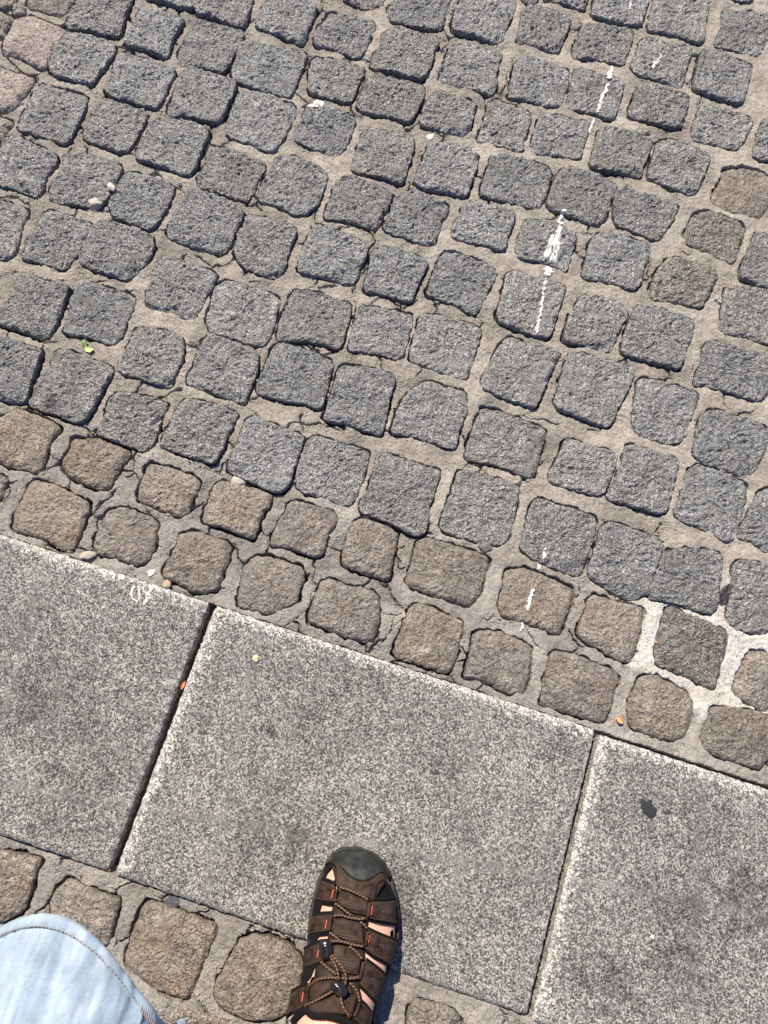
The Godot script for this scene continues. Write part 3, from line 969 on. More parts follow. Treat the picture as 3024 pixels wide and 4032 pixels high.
func build_details() -> void:
	var pave := get_node("cobblestone_pavement")
	var far := put(outside_stones(), "cobblestones_beyond", granite, pave)
	far.set_meta("kind", "stuff")
	put(outside_mortar(), "mortar_beyond", mortar_mat, pave).set_meta("kind", "stuff")

	var lime := plain(0.52, 0.51, 0.49, 0.95)
	var splash := strokes("bird_dropping", lime, [[2, 0, [362, 1368, 10, 345, 1440, 20, 334, 1472, 18]], [2, 1, [268, 82, 26, 262, 110, 30, 256, 142, 12]],
		[2, 1, [244, 168, 9, 226, 280, 8, 207, 400, 8, 194, 470, 10, 184, 525, 9]]], "white bird dropping splashed over a grey cobble, with a long thin tail", "bird dropping")
	for r in [[330, 1472, 352, 1492, 340, 1560, 346, 1600, 322, 1660, 326, 1700, 300, 1724, 268, 1700, 292, 1640, 288, 1590, 305, 1540], [292, 1530, 302, 1560, 284, 1610, 280, 1660, 252, 1690, 226, 1672, 250, 1630, 266, 1570]]:
		var b := blob("splash", lime, 2, 0, r, 0.0013, "", "")
		remove_child(b)
		splash.add_child(b, true)
		b.position = -splash.position
		b.remove_meta("label")
		b.remove_meta("category")
	strokes("bird_dropping", lime, [[2, 0, [686, 422, 8, 668, 480, 16, 652, 528, 14]], [2, 0, [648, 555, 12, 640, 590, 14, 612, 640, 10, 600, 690, 12, 580, 745, 9]], [2, 0, [568, 770, 7, 545, 825, 8, 530, 866, 6]]],
		"thin white dropping streaked across a joint and one cobble beside a red berry", "bird dropping")
	strokes("bird_dropping", lime, [[2, 0, [806, -10, 6, 798, 35, 8, 790, 76, 6]]], "short white dropping streak on a cobble whose far side is cut off", "bird dropping")
	strokes("bird_dropping", lime, [[2, 0, [992, 350, 5, 996, 382, 8, 962, 415, 12, 946, 440, 10, 955, 458, 6]]], "small hooked white dropping on a dark grey cobble", "bird dropping")
	strokes("bird_dropping", lime, [[2, 2, [243, 257, 7, 237, 300, 9, 231, 348, 6]], [2, 2, [214, 368, 12, 205, 385, 10, 195, 402, 7]], [2, 2, [167, 527, 8, 150, 590, 11, 124, 672, 9]], [2, 2, [100, 750, 8, 90, 805, 7]]],
		"broken white dropping line running from a grey cobble onto a brown one", "bird dropping")
	strokes("bird_dropping", lime, [[1, 0, [345, 688, 14, 380, 682, 22, 425, 692, 16]], [1, 0, [385, 655, 16, 430, 650, 20, 455, 668, 14]]], "chalky white smear at the upper edge of a grey cobble", "bird dropping")
	var chalk := plain(0.42, 0.41, 0.39, 0.95)
	strokes("scratch_mark", chalk, [[0, 2, [882, 512, 8, 864, 560, 9, 868, 590, 5]], [0, 2, [868, 585, 5, 905, 622, 6]], [0, 2, [918, 515, 5, 914, 560, 7, 912, 612, 5]], [0, 2, [995, 515, 9, 975, 570, 10, 945, 638, 7]],
		[0, 2, [930, 520, 6, 965, 575, 6, 992, 598, 7]], [0, 2, [975, 400, 26, 985, 440, 20]]], "pale scratch marks at the upper edge of a concrete slab", "scratch", 0.0004)

	var gum := plain(0.020, 0.021, 0.024, 0.6)
	var gum2 := plain(0.055, 0.056, 0.058, 0.7)
	blob("tar_spot", gum, 2, 3, [862, 236, 895, 250, 928, 245, 944, 290, 970, 322, 936, 374, 884, 336, 864, 290], 0.0007, "black tar spot with a ragged rim on a concrete slab", "tar spot")
	blob("chewing_gum", gum2, 0, 3, [1076, 892, 1100, 868, 1150, 884, 1166, 938, 1122, 962, 1080, 948], 0.0011, "flattened grey gum where slab, mortar and brown cobble meet", "gum")
	blob("chewing_gum", gum2, 0, 1, [322, 905, 360, 922, 370, 978, 332, 1004, 290, 990, 302, 940], 0.0008, "dark gum patch trodden into a grey cobble", "gum")
	blob("tar_spot", gum, 2, 2, [1402, 520, 1466, 488, 1462, 556, 1432, 632, 1386, 634, 1380, 570], 0.0010, "black tar in the joint between two grey cobbles beside white mortar", "tar spot")
	blob("chewing_gum", gum2, 2, 3, [1228, 1412, 1250, 1408, 1254, 1440, 1240, 1452, 1226, 1442], 0.0006, "tiny round dark gum spot on a concrete slab", "gum")
	blob("chewing_gum", plain(0.52, 0.50, 0.47, 0.8), 1, 0, [1130, 868, 1158, 858, 1182, 872, 1172, 892, 1150, 902, 1132, 886], 0.0018, "white gum stuck on the mortar between grey cobbles", "gum")

	var quartz := plain(0.40, 0.37, 0.33, 0.9)
	chip("stone_chip", quartz, 0, 0, 735, 1238, Vector3(0.006, 0.005, 0.008), 0.5, "pale pebble wedged in the gap between two grey cobbles", "stone chip")
	blob("mortar_crust", plain(0.36, 0.325, 0.28, 0.95), 0, 0, [580, 1320, 598, 1290, 640, 1300, 660, 1335, 636, 1352, 612, 1368, 582, 1352], 0.0020, "cream crust of mortar on the corner of a grey cobble", "mortar crust")
	chip("stone_chip", plain(0.30, 0.29, 0.27, 0.9), 0, 1, 1552, 1478, Vector3(0.011, 0.004, 0.009), 0.3, "white lump of mortar loose between a grey and a brown cobble", "stone chip")
	chip("stone_chip", plain(0.36, 0.29, 0.19, 0.8), 0, 2, 1088, 495, Vector3(0.0065, 0.005, 0.006), 0.9, "yellow pebble in the gap between brown cobble and slab", "stone chip")
	chip("stone_chip", plain(0.33, 0.29, 0.25, 0.9), 0, 2, 570, 308, Vector3(0.011, 0.005, 0.006), 0.4, "long brown pebble lying at the edge of a slab", "stone chip")
	chip("stone_chip", plain(0.12, 0.115, 0.11, 0.9), 1, 2, 1512, 255, Vector3(0.010, 0.005, 0.008), 0.1, "dark grey pebble between a brown and a grey cobble", "stone chip")
	chip("stone_chip", plain(0.42, 0.36, 0.25, 0.8), 1, 2, 14, 985, Vector3(0.0045, 0.0025, 0.005), 0.0, "small yellowish chip lying alone on a concrete slab", "stone chip")
	chip("stone_chip", plain(0.62, 0.56, 0.46, 0.8), 2, 3, 935, 1138, Vector3(0.003, 0.002, 0.0025), 0.4, "tiny cream chip on the slab with the tar spot", "stone chip")
	chip("red_berry", plain(0.22, 0.010, 0.015, 0.4), 2, 0, 640, 488, Vector3(0.0022, 0.002, 0.0026), 0.0, "tiny dark red berry on mortar beside a white dropping", "berry")

	leaf("green_leaf", 0, 1, [540, 560, 545, 572, 552, 590, 556, 604, 566, 614, 584, 620, 606, 614], [0.0042, 0.0048, 0.0026, 0.0030, 0.0048, 0.0050, 0.0026], [0.004, 0.004, 0.0015, 0.001, 0.001, 0.002, 0.0025],
		[Color(0.10, 0.17, 0.04), Color(0.10, 0.17, 0.04), Color(0.10, 0.16, 0.04), Color(0.22, 0.30, 0.09), Color(0.40, 0.46, 0.20), Color(0.42, 0.48, 0.22), Color(0.40, 0.46, 0.20)], "torn curled green leaf on the mortar between grey cobbles")
	leaf("dry_leaf", 2, 2, [708, 1368, 722, 1378, 738, 1390, 755, 1402], [0.0018, 0.0042, 0.0046, 0.0016], [0.0005, 0.001, 0.0015, 0.001],
		[Color(0.50, 0.26, 0.12), Color(0.52, 0.29, 0.15), Color(0.50, 0.27, 0.13), Color(0.42, 0.20, 0.09)], "orange dry leaf flake on mortar between a brown cobble and the slab")
	leaf("dry_leaf", 0, 2, [1176, 1184, 1186, 1160, 1196, 1142, 1206, 1128], [0.0012, 0.0026, 0.0024, 0.0010], [0.0, 0.001, 0.0016, 0.002],
		[Color(0.45, 0.16, 0.09), Color(0.48, 0.19, 0.11), Color(0.46, 0.18, 0.10), Color(0.36, 0.13, 0.08)], "reddish dry leaf caught in the open joint between two slabs", -0.010)
	leaf("dry_leaf", 0, 3, [690, 712, 702, 706, 716, 698], [0.0012, 0.0026, 0.0012], [0.0, 0.001, 0.001],
		[Color(0.40, 0.19, 0.09), Color(0.45, 0.22, 0.10), Color(0.40, 0.18, 0.08)], "brown leaf scrap at the lower end of a slab joint", -0.008)
	leaf("dry_leaf", 2, 2, [960, 866, 966, 874, 968, 884], [0.0010, 0.0018, 0.0010], [0.0, 0.0005, 0.0],
		[Color(0.46, 0.22, 0.11), Color(0.48, 0.24, 0.12), Color(0.42, 0.20, 0.10)], "tiny orange leaf scrap beside the white mortar patch")

	# soil and dry litter that has gathered along the slab joints
	var verts := PackedVector3Array()
	var cols := PackedColorArray()
	var idx := PackedInt32Array()
	var runs := [[0, 2, 20, 172, 480, 300, 60, -0.006], [0, 2, 1375, 640, 985, 1640, 60, -0.016], [0, 3, 960, 40, 700, 690, 40, -0.016], [2, 3, 535, 10, 140, 1640, 70, -0.012], [2, 2, 590, 1450, 560, 1640, 14, -0.012], [0, 1, 820, 1275, 1480, 1440, 50, 9.0], [0, 1, 560, 1180, 640, 1200, 10, 9.0], [1, 0, 1180, 230, 1290, 270, 16, 9.0], [0, 0, 1020, 690, 1080, 760, 12, 9.0], [1, 2, 930, 990, 1280, 1095, 24, 9.0]]
	for r in runs:
		for k in r[6]:
			var t := rng.randf()
			var p := spot(r[0], r[1], lerpf(r[2], r[4], t), lerpf(r[3], r[5], t)) + Vector2(rng.randf_range(-1, 1), rng.randf_range(-1, 1)) * (0.006 if r[7] > 1.0 else 0.003)
			var y: float = surface_at(p) if r[7] > 1.0 else r[7]
			var size := rng.randf_range(0.0006, 0.0019)
			var tone := rng.randf_range(0.5, 1.5)
			var col := Color(0.11, 0.075, 0.05) * tone if rng.randf() < 0.75 else Color(0.36, 0.28, 0.19) * tone
			var first := verts.size()
			var turn := rng.randf() * TAU
			for q in [Vector3(1, 0, 0), Vector3(-0.6, 0.1, 0.8), Vector3(-0.5, 0, -0.9), Vector3(0.1, 0.9, 0.1), Vector3(0, -0.6, 0)]:
				verts.append(Vector3(p.x, y + 0.0006, p.y) + Vector3(q.x * rng.randf_range(0.7, 2.0), q.y, q.z).rotated(Vector3.UP, turn) * size)
				cols.append(col)
			for f in [[0, 1, 3], [1, 2, 3], [2, 0, 3], [1, 0, 4], [2, 1, 4], [0, 2, 4]]:
				idx.append_array([first + f[0], first + f[1], first + f[2]])
	var crumb := StandardMaterial3D.new()
	crumb.vertex_color_use_as_albedo = true
	crumb.roughness = 1.0
	var litter := put(indexed(verts, cols, idx), "litter", crumb, self)
	litter.set_meta("kind", "stuff")
	tag(litter, "brown crumbs of soil and dry litter gathered in the joints", "litter")

# ---------- the person: right foot in a sandal on the slab, left knee in denim shorts ----------
const FOOT_Z := [0.1765, 0.180, 0.185, 0.195, 0.207, 0.221, 0.238, 0.253, 0.269, 0.283, 0.300, 0.320, 0.345, 0.375, 0.410, 0.435, 0.452, 0.462]
const FOOT_L := [0.0400, 0.0240, 0.0140, 0.0065, 0.0020, -0.0036, -0.0054, -0.0070, -0.0070, -0.0060, -0.0030, 0.0020, 0.0080, 0.0120, 0.0130, 0.0170, 0.0260, 0.0460]
const FOOT_R := [0.0420, 0.0600, 0.0710, 0.0840, 0.0915, 0.0985, 0.1045, 0.1080, 0.1108, 0.1107, 0.1080, 0.1035, 0.0980, 0.0950, 0.0940, 0.0910, 0.0820, 0.0640]
const FOOT_H := [0.0280, 0.0340, 0.0410, 0.0500, 0.0560, 0.0600, 0.0625, 0.0645, 0.0670, 0.0695, 0.0745, 0.0820, 0.0940, 0.1080, 0.1100, 0.1000, 0.0900, 0.0600]
const UPPER_L := [0.0400, 0.0240, 0.0140, 0.0065, 0.0020, -0.0036, -0.0054, -0.0070, -0.0070, -0.0062, -0.0045, -0.0035, -0.0055, -0.0090, -0.0050, 0.0080, 0.0260, 0.0460]
const SOLE := 0.022

func along_foot(list: Array, z: float) -> float:
	if z <= FOOT_Z[0]:
		return list[0]
	for k in FOOT_Z.size() - 1:
		if z <= FOOT_Z[k + 1]:
			return lerpf(list[k], list[k + 1], (z - FOOT_Z[k]) / (FOOT_Z[k + 1] - FOOT_Z[k]))
	return list[FOOT_Z.size() - 1]

func foot_u(x: float, z: float) -> float:
	var l := along_foot(UPPER_L, z) + 0.0015
	var r := along_foot(FOOT_R, z) - 0.0015
	var c := lerpf(l, r, 0.5 - 0.10 * smooth01(0.24, 0.32, z))
	return (x - c) / maxf(c - l, 0.001) if x < c else (x - c) / maxf(r - c, 0.001)

func foot_top(x: float, z: float) -> float:      # outside of the shoe's upper, seen from above
	var u := absf(foot_u(x, z))
	if u >= 1.0:
		return SOLE
	return SOLE + (along_foot(FOOT_H, z) - SOLE) * pow(1.0 - pow(u, 2.9), 0.55)

func hit(u: float, v: float, off: float) -> Vector3:     # where the ray through a spot of the photograph meets the shoe
	var h := 0.05
	var p := Vector3.ZERO
	for k in 16:
		p = on_level(1000.0 + u / TILE, 3000.0 + v / TILE, h)
		h = lerpf(h, foot_top(p.x, p.z) + off, 0.6)
	return p

func resample(flat: Array, n: int, closed := false) -> PackedVector2Array:
	var pts := PackedVector2Array()
	for k in range(0, flat.size(), 2):
		pts.append(Vector2(flat[k], flat[k + 1]))
	var m := pts.size()
	var fine := PackedVector2Array()
	var spans := m if closed else m - 1
	for k in spans:
		var p0 := pts[(k + m - 1) % m] if closed else pts[maxi(k - 1, 0)]
		var p3 := pts[(k + 2) % m] if closed else pts[mini(k + 2, m - 1)]
		for i in 8:
			fine.append(pts[k].cubic_interpolate(pts[(k + 1) % m], p0, p3, i / 8.0))
	fine.append(pts[0] if closed else pts[m - 1])
	var total := 0.0
	for k in fine.size() - 1:
		total += fine[k].distance_to(fine[k + 1])
	var out := PackedVector2Array()
	var want := 0.0
	var done := 0.0
	var stepw := total / (n if closed else n - 1)
	for k in fine.size() - 1:
		var l := fine[k].distance_to(fine[k + 1])
		while want <= done + l + 0.0001 and out.size() < n:
			out.append(fine[k].lerp(fine[k + 1], (want - done) / maxf(l, 0.0001)))
			want += stepw
		done += l
	while out.size() < n:
		out.append(fine[fine.size() - 1])
	return out

func za(flat: Array) -> Array:        # points read in an enlargement of the toes, to tile units
	var o := []
	for k in range(0, flat.size(), 2):
		o.append(248.9 + flat[k] * 0.45)
		o.append(497.7 + flat[k + 1] * 0.45)
	return o

func zb(flat: Array) -> Array:        # the same for the enlargement of the instep
	var o := []
	for k in range(0, flat.size(), 2):
		o.append(165.9 + flat[k] * 0.48)
		o.append(995.4 + flat[k + 1] * 0.48)
	return o

func sheet(a: Array, b: Array, off: float, thick: float, bulge := 0.0, closed := false, cols_n := 26, rows_n := 10) -> ArrayMesh:
	# a piece of leather or rubber between two edges, wrapped over the foot, with rounded rims
	var pa := resample(a, cols_n, closed)
	var pb := resample(b, cols_n, closed)
	var verts := PackedVector3Array()
	var idx := PackedInt32Array()
	for j in range(-1, rows_n + 2):
		for i in range(-1, cols_n + 1):
			var ii := clampi(i, 0, cols_n - 1)
			var t := clampf(j / float(rows_n), 0.0, 1.0)
			var q := pa[ii].lerp(pb[ii], t)
			var rim := j <= 0 or j >= rows_n or (not closed and (i <= 0 or i >= cols_n - 1))
			var skirt := j < 0 or j > rows_n or (not closed and (i < 0 or i > cols_n - 1))
			var o := off + bulge * 4.0 * t * (1.0 - t)
			if skirt:
				o -= thick
			elif rim:
				o -= thick * 0.35
			verts.append(hit(q.x, q.y, o))
	var row := cols_n + 2
	for j in rows_n + 2:
		for i in row - 1:
			var k := j * row + i
			idx.append_array([k, k + 1, k + row + 1, k, k + row + 1, k + row])
		if closed:
			var k := j * row + row - 2
			var s := j * row + 1
			idx.append_array([k, s, s + row, k, s + row, k + row])
	return indexed(verts, PackedColorArray(), idx)

func strip(path: Array, half_w: float, off: float, material: Material, called: String, parent: Node) -> void:
	# a short flat band along a path
	var p := resample(path, 10)
	var a := []
	var b := []
	for k in 10:
		var d := (p[mini(k + 1, 9)] - p[maxi(k - 1, 0)]).normalized()
		var s := Vector2(-d.y, d.x) * half_w
		a.append_array([p[k].x - s.x, p[k].y - s.y])
		b.append_array([p[k].x + s.x, p[k].y + s.y])
	put(sheet(a, b, off, 0.0015, 0.0004, false, 12, 3), called, material, parent)

func tube(pts: PackedVector3Array, radius: float, around: int, flecks := false) -> ArrayMesh:
	var verts := PackedVector3Array()
	var cols := PackedColorArray()
	var idx := PackedInt32Array()
	for k in pts.size():
		var d := (pts[mini(k + 1, pts.size() - 1)] - pts[maxi(k - 1, 0)]).normalized()
		var s := d.cross(Vector3.UP).normalized()
		var up := s.cross(d)
		for i in around:
			var an := i * TAU / around
			var r := radius * (1.0 + (0.10 if (k + i) % 2 == 0 else -0.06))
			if k == 0 or k == pts.size() - 1:
				r *= 0.5
			verts.append(pts[k] + s * cos(an) * r + up * sin(an) * r)
			var c := Color(0.040, 0.019, 0.014)
			var w := (k + 2 * i) % 6
			if flecks and w == 0 and i % 2 == 0:
				c = Color(0.42, 0.27, 0.13)
			cols.append(c)
	for k in pts.size() - 1:
		for i in around:
			var a := k * around + i
			var b := k * around + (i + 1) % around
			idx.append_array([a, b, b + around, a, b + around, a + around])
	return indexed(verts, cols, idx)

func cord(path: Array, material: Material, parent: Node, lift := 0.0088, arch := 0.0) -> void:
	var p := resample(path, 60)
	var total := 0.0
	var pts := PackedVector3Array()
	for k in 60:
		pts.append(hit(p[k].x, p[k].y, lift + arch * sin(PI * k / 59.0)))
	for k in 59:
		total += pts[k].distance_to(pts[k + 1])
	# even steps of 0.7 mm
	var n := maxi(6, int(total / 0.0007))
	var even := PackedVector3Array()
	var want := 0.0
	var done := 0.0
	for k in 59:
		var l := pts[k].distance_to(pts[k + 1])
		while want <= done + l and even.size() <= n:
			even.append(pts[k].lerp(pts[k + 1], (want - done) / maxf(l, 1e-6)))
			want += total / n
		done += l
	put(tube(even, 0.0015, 8, true), "lace", material, parent)

func ellipsoid(r: Vector3, square := 2.4) -> ArrayMesh:
	var verts := PackedVector3Array()
	var idx := PackedInt32Array()
	var nu := 28
	var nv := 16
	for j in nv + 1:
		for i in nu:
			var th := j * PI / nv
			var ph := i * TAU / nu
			var d := Vector3(sin(th) * cos(ph), cos(th), sin(th) * sin(ph))
			var k := pow(pow(absf(d.x), square) + pow(absf(d.y), square) + pow(absf(d.z), square), -1.0 / square)
			verts.append(Vector3(d.x * r.x, d.y * r.y, d.z * r.z) * k)
	for j in nv:
		for i in nu:
			var a := j * nu + i
			var b := j * nu + (i + 1) % nu
			idx.append_array([a, b, b + nu, a, b + nu, a + nu])
	return indexed(verts, PackedColorArray(), idx)

func textured(base: Color, spread: float, metres: float, rough: float, freq: float, relief_cm: float, sd: int) -> StandardMaterial3D:
	# scuffed, uneven colour for leather, rubber, cloth and skin
	var S := 256
	var a := grain_image(noise(FastNoiseLite.TYPE_SIMPLEX, freq, sd, 4), S)
	var b := grain_image(noise(FastNoiseLite.TYPE_SIMPLEX, 0.22, sd + 1, 2), S)
	var px := PackedByteArray()
	px.resize(S * S)
	for k in S * S:
		px[k] = lin_byte(0.5 * (1.0 + spread * ((a[k] / 255.0 - 0.5) * 2.0 + 0.5 * (b[k] / 255.0 - 0.5))))
	var m := stone_material(texture_of(px, S), texture_of(b, S), metres, relief_cm, rough, 0.3)
	m.vertex_color_use_as_albedo = false
	m.albedo_color = srgb(base.r * 2.0, base.g * 2.0, base.b * 2.0)
	return m

func weave(base: Color, metres: float) -> StandardMaterial3D:      # open knit with round holes
	var S := 256
	var px := PackedByteArray()
	px.resize(S * S)
	for y in S:
		for x in S:
			var gy := y / 32.0
			var gx := x / 32.0 + (0.5 if int(gy) % 2 == 1 else 0.0)
			var d := Vector2(fmod(gx, 1.0) - 0.5, fmod(gy, 1.0) - 0.5).length()
			px[y * S + x] = lin_byte(0.04 if d < 0.27 else (0.5 if d > 0.36 else 0.25))
	var t := texture_of(px, S)
	var m := stone_material(t, t, metres, 0.06, 0.8, 0.3)
	m.vertex_color_use_as_albedo = false
	m.albedo_color = srgb(base.r * 2.0, base.g * 2.0, base.b * 2.0)
	return m

func outsole_mesh() -> ArrayMesh:
	var loop := PackedVector2Array()
	var flat := []
	for k in FOOT_Z.size():
		flat.append_array([FOOT_R[k], FOOT_Z[k]])
	for k in range(FOOT_Z.size() - 1, -1, -1):
		flat.append_array([FOOT_L[k], FOOT_Z[k]])
	loop = resample(flat, 110, true)
	var mid := Vector2(0.05, 0.32)
	var verts := PackedVector3Array()
	var idx := PackedInt32Array()
	var prof := [[SLAB_TOP + 0.0004, -0.004], [SLAB_TOP + 0.003, -0.0008], [0.008, 0.0], [0.0125, 0.0], [0.0135, -0.0012], [0.0145, 0.0], [0.020, 0.0], [0.0235, -0.0012], [0.0245, -0.0035], [0.0225, -0.0055]]
	var n := loop.size()
	for r in prof:
		for k in n:
			var d := (loop[(k + 1) % n] - loop[(k + n - 1) % n]).normalized()
			var out := Vector2(d.y, -d.x)
			if out.dot(loop[k] - mid) < 0.0:
				out = -out
			var lug: float = 0.0012 * (1.0 if (k / 3) % 2 == 0 else 0.0) if r[0] < 0.012 else 0.0
			var q: Vector2 = loop[k] + out * (r[1] - lug)
			verts.append(Vector3(q.x, r[0], q.y))
	for j in prof.size() - 1:
		for i in n:
			var a := j * n + i
			var b := j * n + (i + 1) % n
			idx.append_array([a, b, b + n, a, b + n, a + n])
	# closed below and above
	for j in [0, prof.size() - 1]:
		var c := verts.size()
		verts.append(Vector3(mid.x, verts[j * n].y, mid.y))
		for i in n:
			idx.append_array([j * n + i, j * n + (i + 1) % n, c])
	return indexed(verts, PackedColorArray(), idx)

# ---------- body: a smooth union of tapered limbs and the foot, meshed as surface nets ----------
var bones := []      # [a, b, ra, rb]

func capsule(p: Vector3, a: Vector3, b: Vector3, ra: float, rb: float) -> float:
	var ab := b - a
	var t := clampf((p - a).dot(ab) / ab.length_squared(), 0.0, 1.0)
	return p.distance_to(a + ab * t) - lerpf(ra, rb, t)

func foot_field(p: Vector3) -> float:
	if p.z < 0.17 or p.z > 0.47:
		return 1.0
	var zz := clampf(p.z, 0.184, 0.454)
	var u := absf(foot_u(p.x, zz))
	var half := (along_foot(FOOT_R, zz) - along_foot(FOOT_L, zz)) * 0.5 - 0.005
	var ends := maxf(0.186 - p.z, p.z - 0.452)
	var top := foot_top(p.x, zz) - 0.0042
	# furrows between the toes
	if p.z < 0.262:
		for k in [[0.036, 0.236], [0.052, 0.238], [0.067, 0.244], [0.082, 0.254]]:
			var w := absf(p.x - (k[0] + 0.10 * (p.z - 0.22)))
			if p.z < k[1]:
				top -= 0.006 * exp(-pow(w / 0.0030, 2.0))
	var side := (u - 0.91) * half
	var f := maxf(p.y - top, maxf(side, ends))
	return maxf(f, 0.0185 - p.y)

func body_field(p: Vector3) -> float:
	var d := 1.0
	for b in bones:
		var e := capsule(p, b[0], b[1], b[2], b[3])
		var h := clampf(0.5 + 0.5 * (d - e) / 0.022, 0.0, 1.0)
		d = lerpf(d, e, h) - 0.022 * h * (1.0 - h)
	if p.y < 0.16 and p.x > -0.03:
		var f := foot_field(p)
		var h := clampf(0.5 + 0.5 * (d - f) / 0.010, 0.0, 1.0)
		d = lerpf(d, f, h) - 0.010 * h * (1.0 - h)
	return d

func surface_nets(cell: float, boxes: Array) -> ArrayMesh:
	var val := {}
	for bx in boxes:
		var lo: Vector3 = bx[0]
		var hi: Vector3 = bx[1]
		var i0 := Vector3i(floor(lo.x / cell), floor(lo.y / cell), floor(lo.z / cell))
		var i1 := Vector3i(ceil(hi.x / cell), ceil(hi.y / cell), ceil(hi.z / cell))
		# coarse look first: only blocks that the surface may cross
		var B := 4
		for bz in range(i0.z, i1.z, B):
			for by in range(i0.y, i1.y, B):
				for bxx in range(i0.x, i1.x, B):
					var mid := Vector3(bxx + 2, by + 2, bz + 2) * cell
					if absf(body_field(mid)) > cell * 5.5:
						continue
					for z in range(bz, bz + B + 1):
						for y in range(by, by + B + 1):
							for x in range(bxx, bxx + B + 1):
								var k := Vector3i(x, y, z)
								if not val.has(k):
									val[k] = body_field(Vector3(k) * cell)
	var corner := [Vector3i(0, 0, 0), Vector3i(1, 0, 0), Vector3i(0, 1, 0), Vector3i(1, 1, 0), Vector3i(0, 0, 1), Vector3i(1, 0, 1), Vector3i(0, 1, 1), Vector3i(1, 1, 1)]
	var edges := [[0, 1], [2, 3], [4, 5], [6, 7], [0, 2], [1, 3], [4, 6], [5, 7], [0, 4], [1, 5], [2, 6], [3, 7]]
	var vid := {}
	var verts := PackedVector3Array()
	for k in val:
		var v := []
		var full := true
		for c in corner:
			var q: Vector3i = k + c
			if not val.has(q):
				full = false
				break
			v.append(val[q])
		if not full:
			continue
		var sum := Vector3.ZERO
		var n := 0
		for e in edges:
			var a: float = v[e[0]]
			var b: float = v[e[1]]
			if (a < 0.0) != (b < 0.0):
				sum += Vector3(corner[e[0]]).lerp(Vector3(corner[e[1]]), a / (a - b))
				n += 1
		if n > 0:
			vid[k] = verts.size()
			verts.append((Vector3(k) + sum / n) * cell)
	var idx := PackedInt32Array()
	var axes := [[Vector3i(1, 0, 0), Vector3i(0, 1, 0), Vector3i(0, 0, 1)], [Vector3i(0, 1, 0), Vector3i(0, 0, 1), Vector3i(1, 0, 0)], [Vector3i(0, 0, 1), Vector3i(1, 0, 0), Vector3i(0, 1, 0)]]
	for k in vid:
		for ax in axes:
			var q: Vector3i = k + ax[0]
			if not val.has(q):
				continue
			if (val[k] < 0.0) == (val[q] < 0.0):
				continue
			var k1: Vector3i = k - ax[1]
			var k2: Vector3i = k - ax[2]
			var k3: Vector3i = k - ax[1] - ax[2]
			if vid.has(k1) and vid.has(k2) and vid.has(k3):
				if val[k] < 0.0:
					idx.append_array([vid[k], vid[k2], vid[k3], vid[k], vid[k3], vid[k1]])
				else:
					idx.append_array([vid[k], vid[k1], vid[k3], vid[k], vid[k3], vid[k2]])
	return indexed(verts, PackedColorArray(), idx)

# ---------- shorts ----------
func leg_point(hem: Vector3, hip: Vector3, axis: Vector3, side: Vector3, ra: float, rb: float, hip_r: float, sag: float, roll: float, s: float, ph: float, sd: float) -> Vector3:
	# s 0 at the hem, 1 at the hip; ph round the leg, 0 on the right, PI/2 on top
	var c := hem.lerp(hip, s)
	var w := lerpf(ra, hip_r, s)
	var h := lerpf(rb, hip_r * 0.92, s)
	var sv := side * cos(roll) + Vector3.UP * sin(roll)
	var uv := Vector3.UP * cos(roll) - side * sin(roll)
	var q := c + sv * w * cos(ph) + uv * h * sin(ph) + axis * sag * sin(ph) * absf(sin(ph)) * (1.0 - s)
	# long soft folds that fan out from the knee
	var f := n_big.get_noise_3d(ph * 22.0 + sd, s * 26.0, 5.0) * 0.007 + n_big.get_noise_3d(ph * 70.0 + s * 60.0 + sd, s * 44.0, 9.0) * 0.0055
	f *= smooth01(0.02, 0.12, s)
	return q + (side * cos(ph) + Vector3.UP * sin(ph)) * f

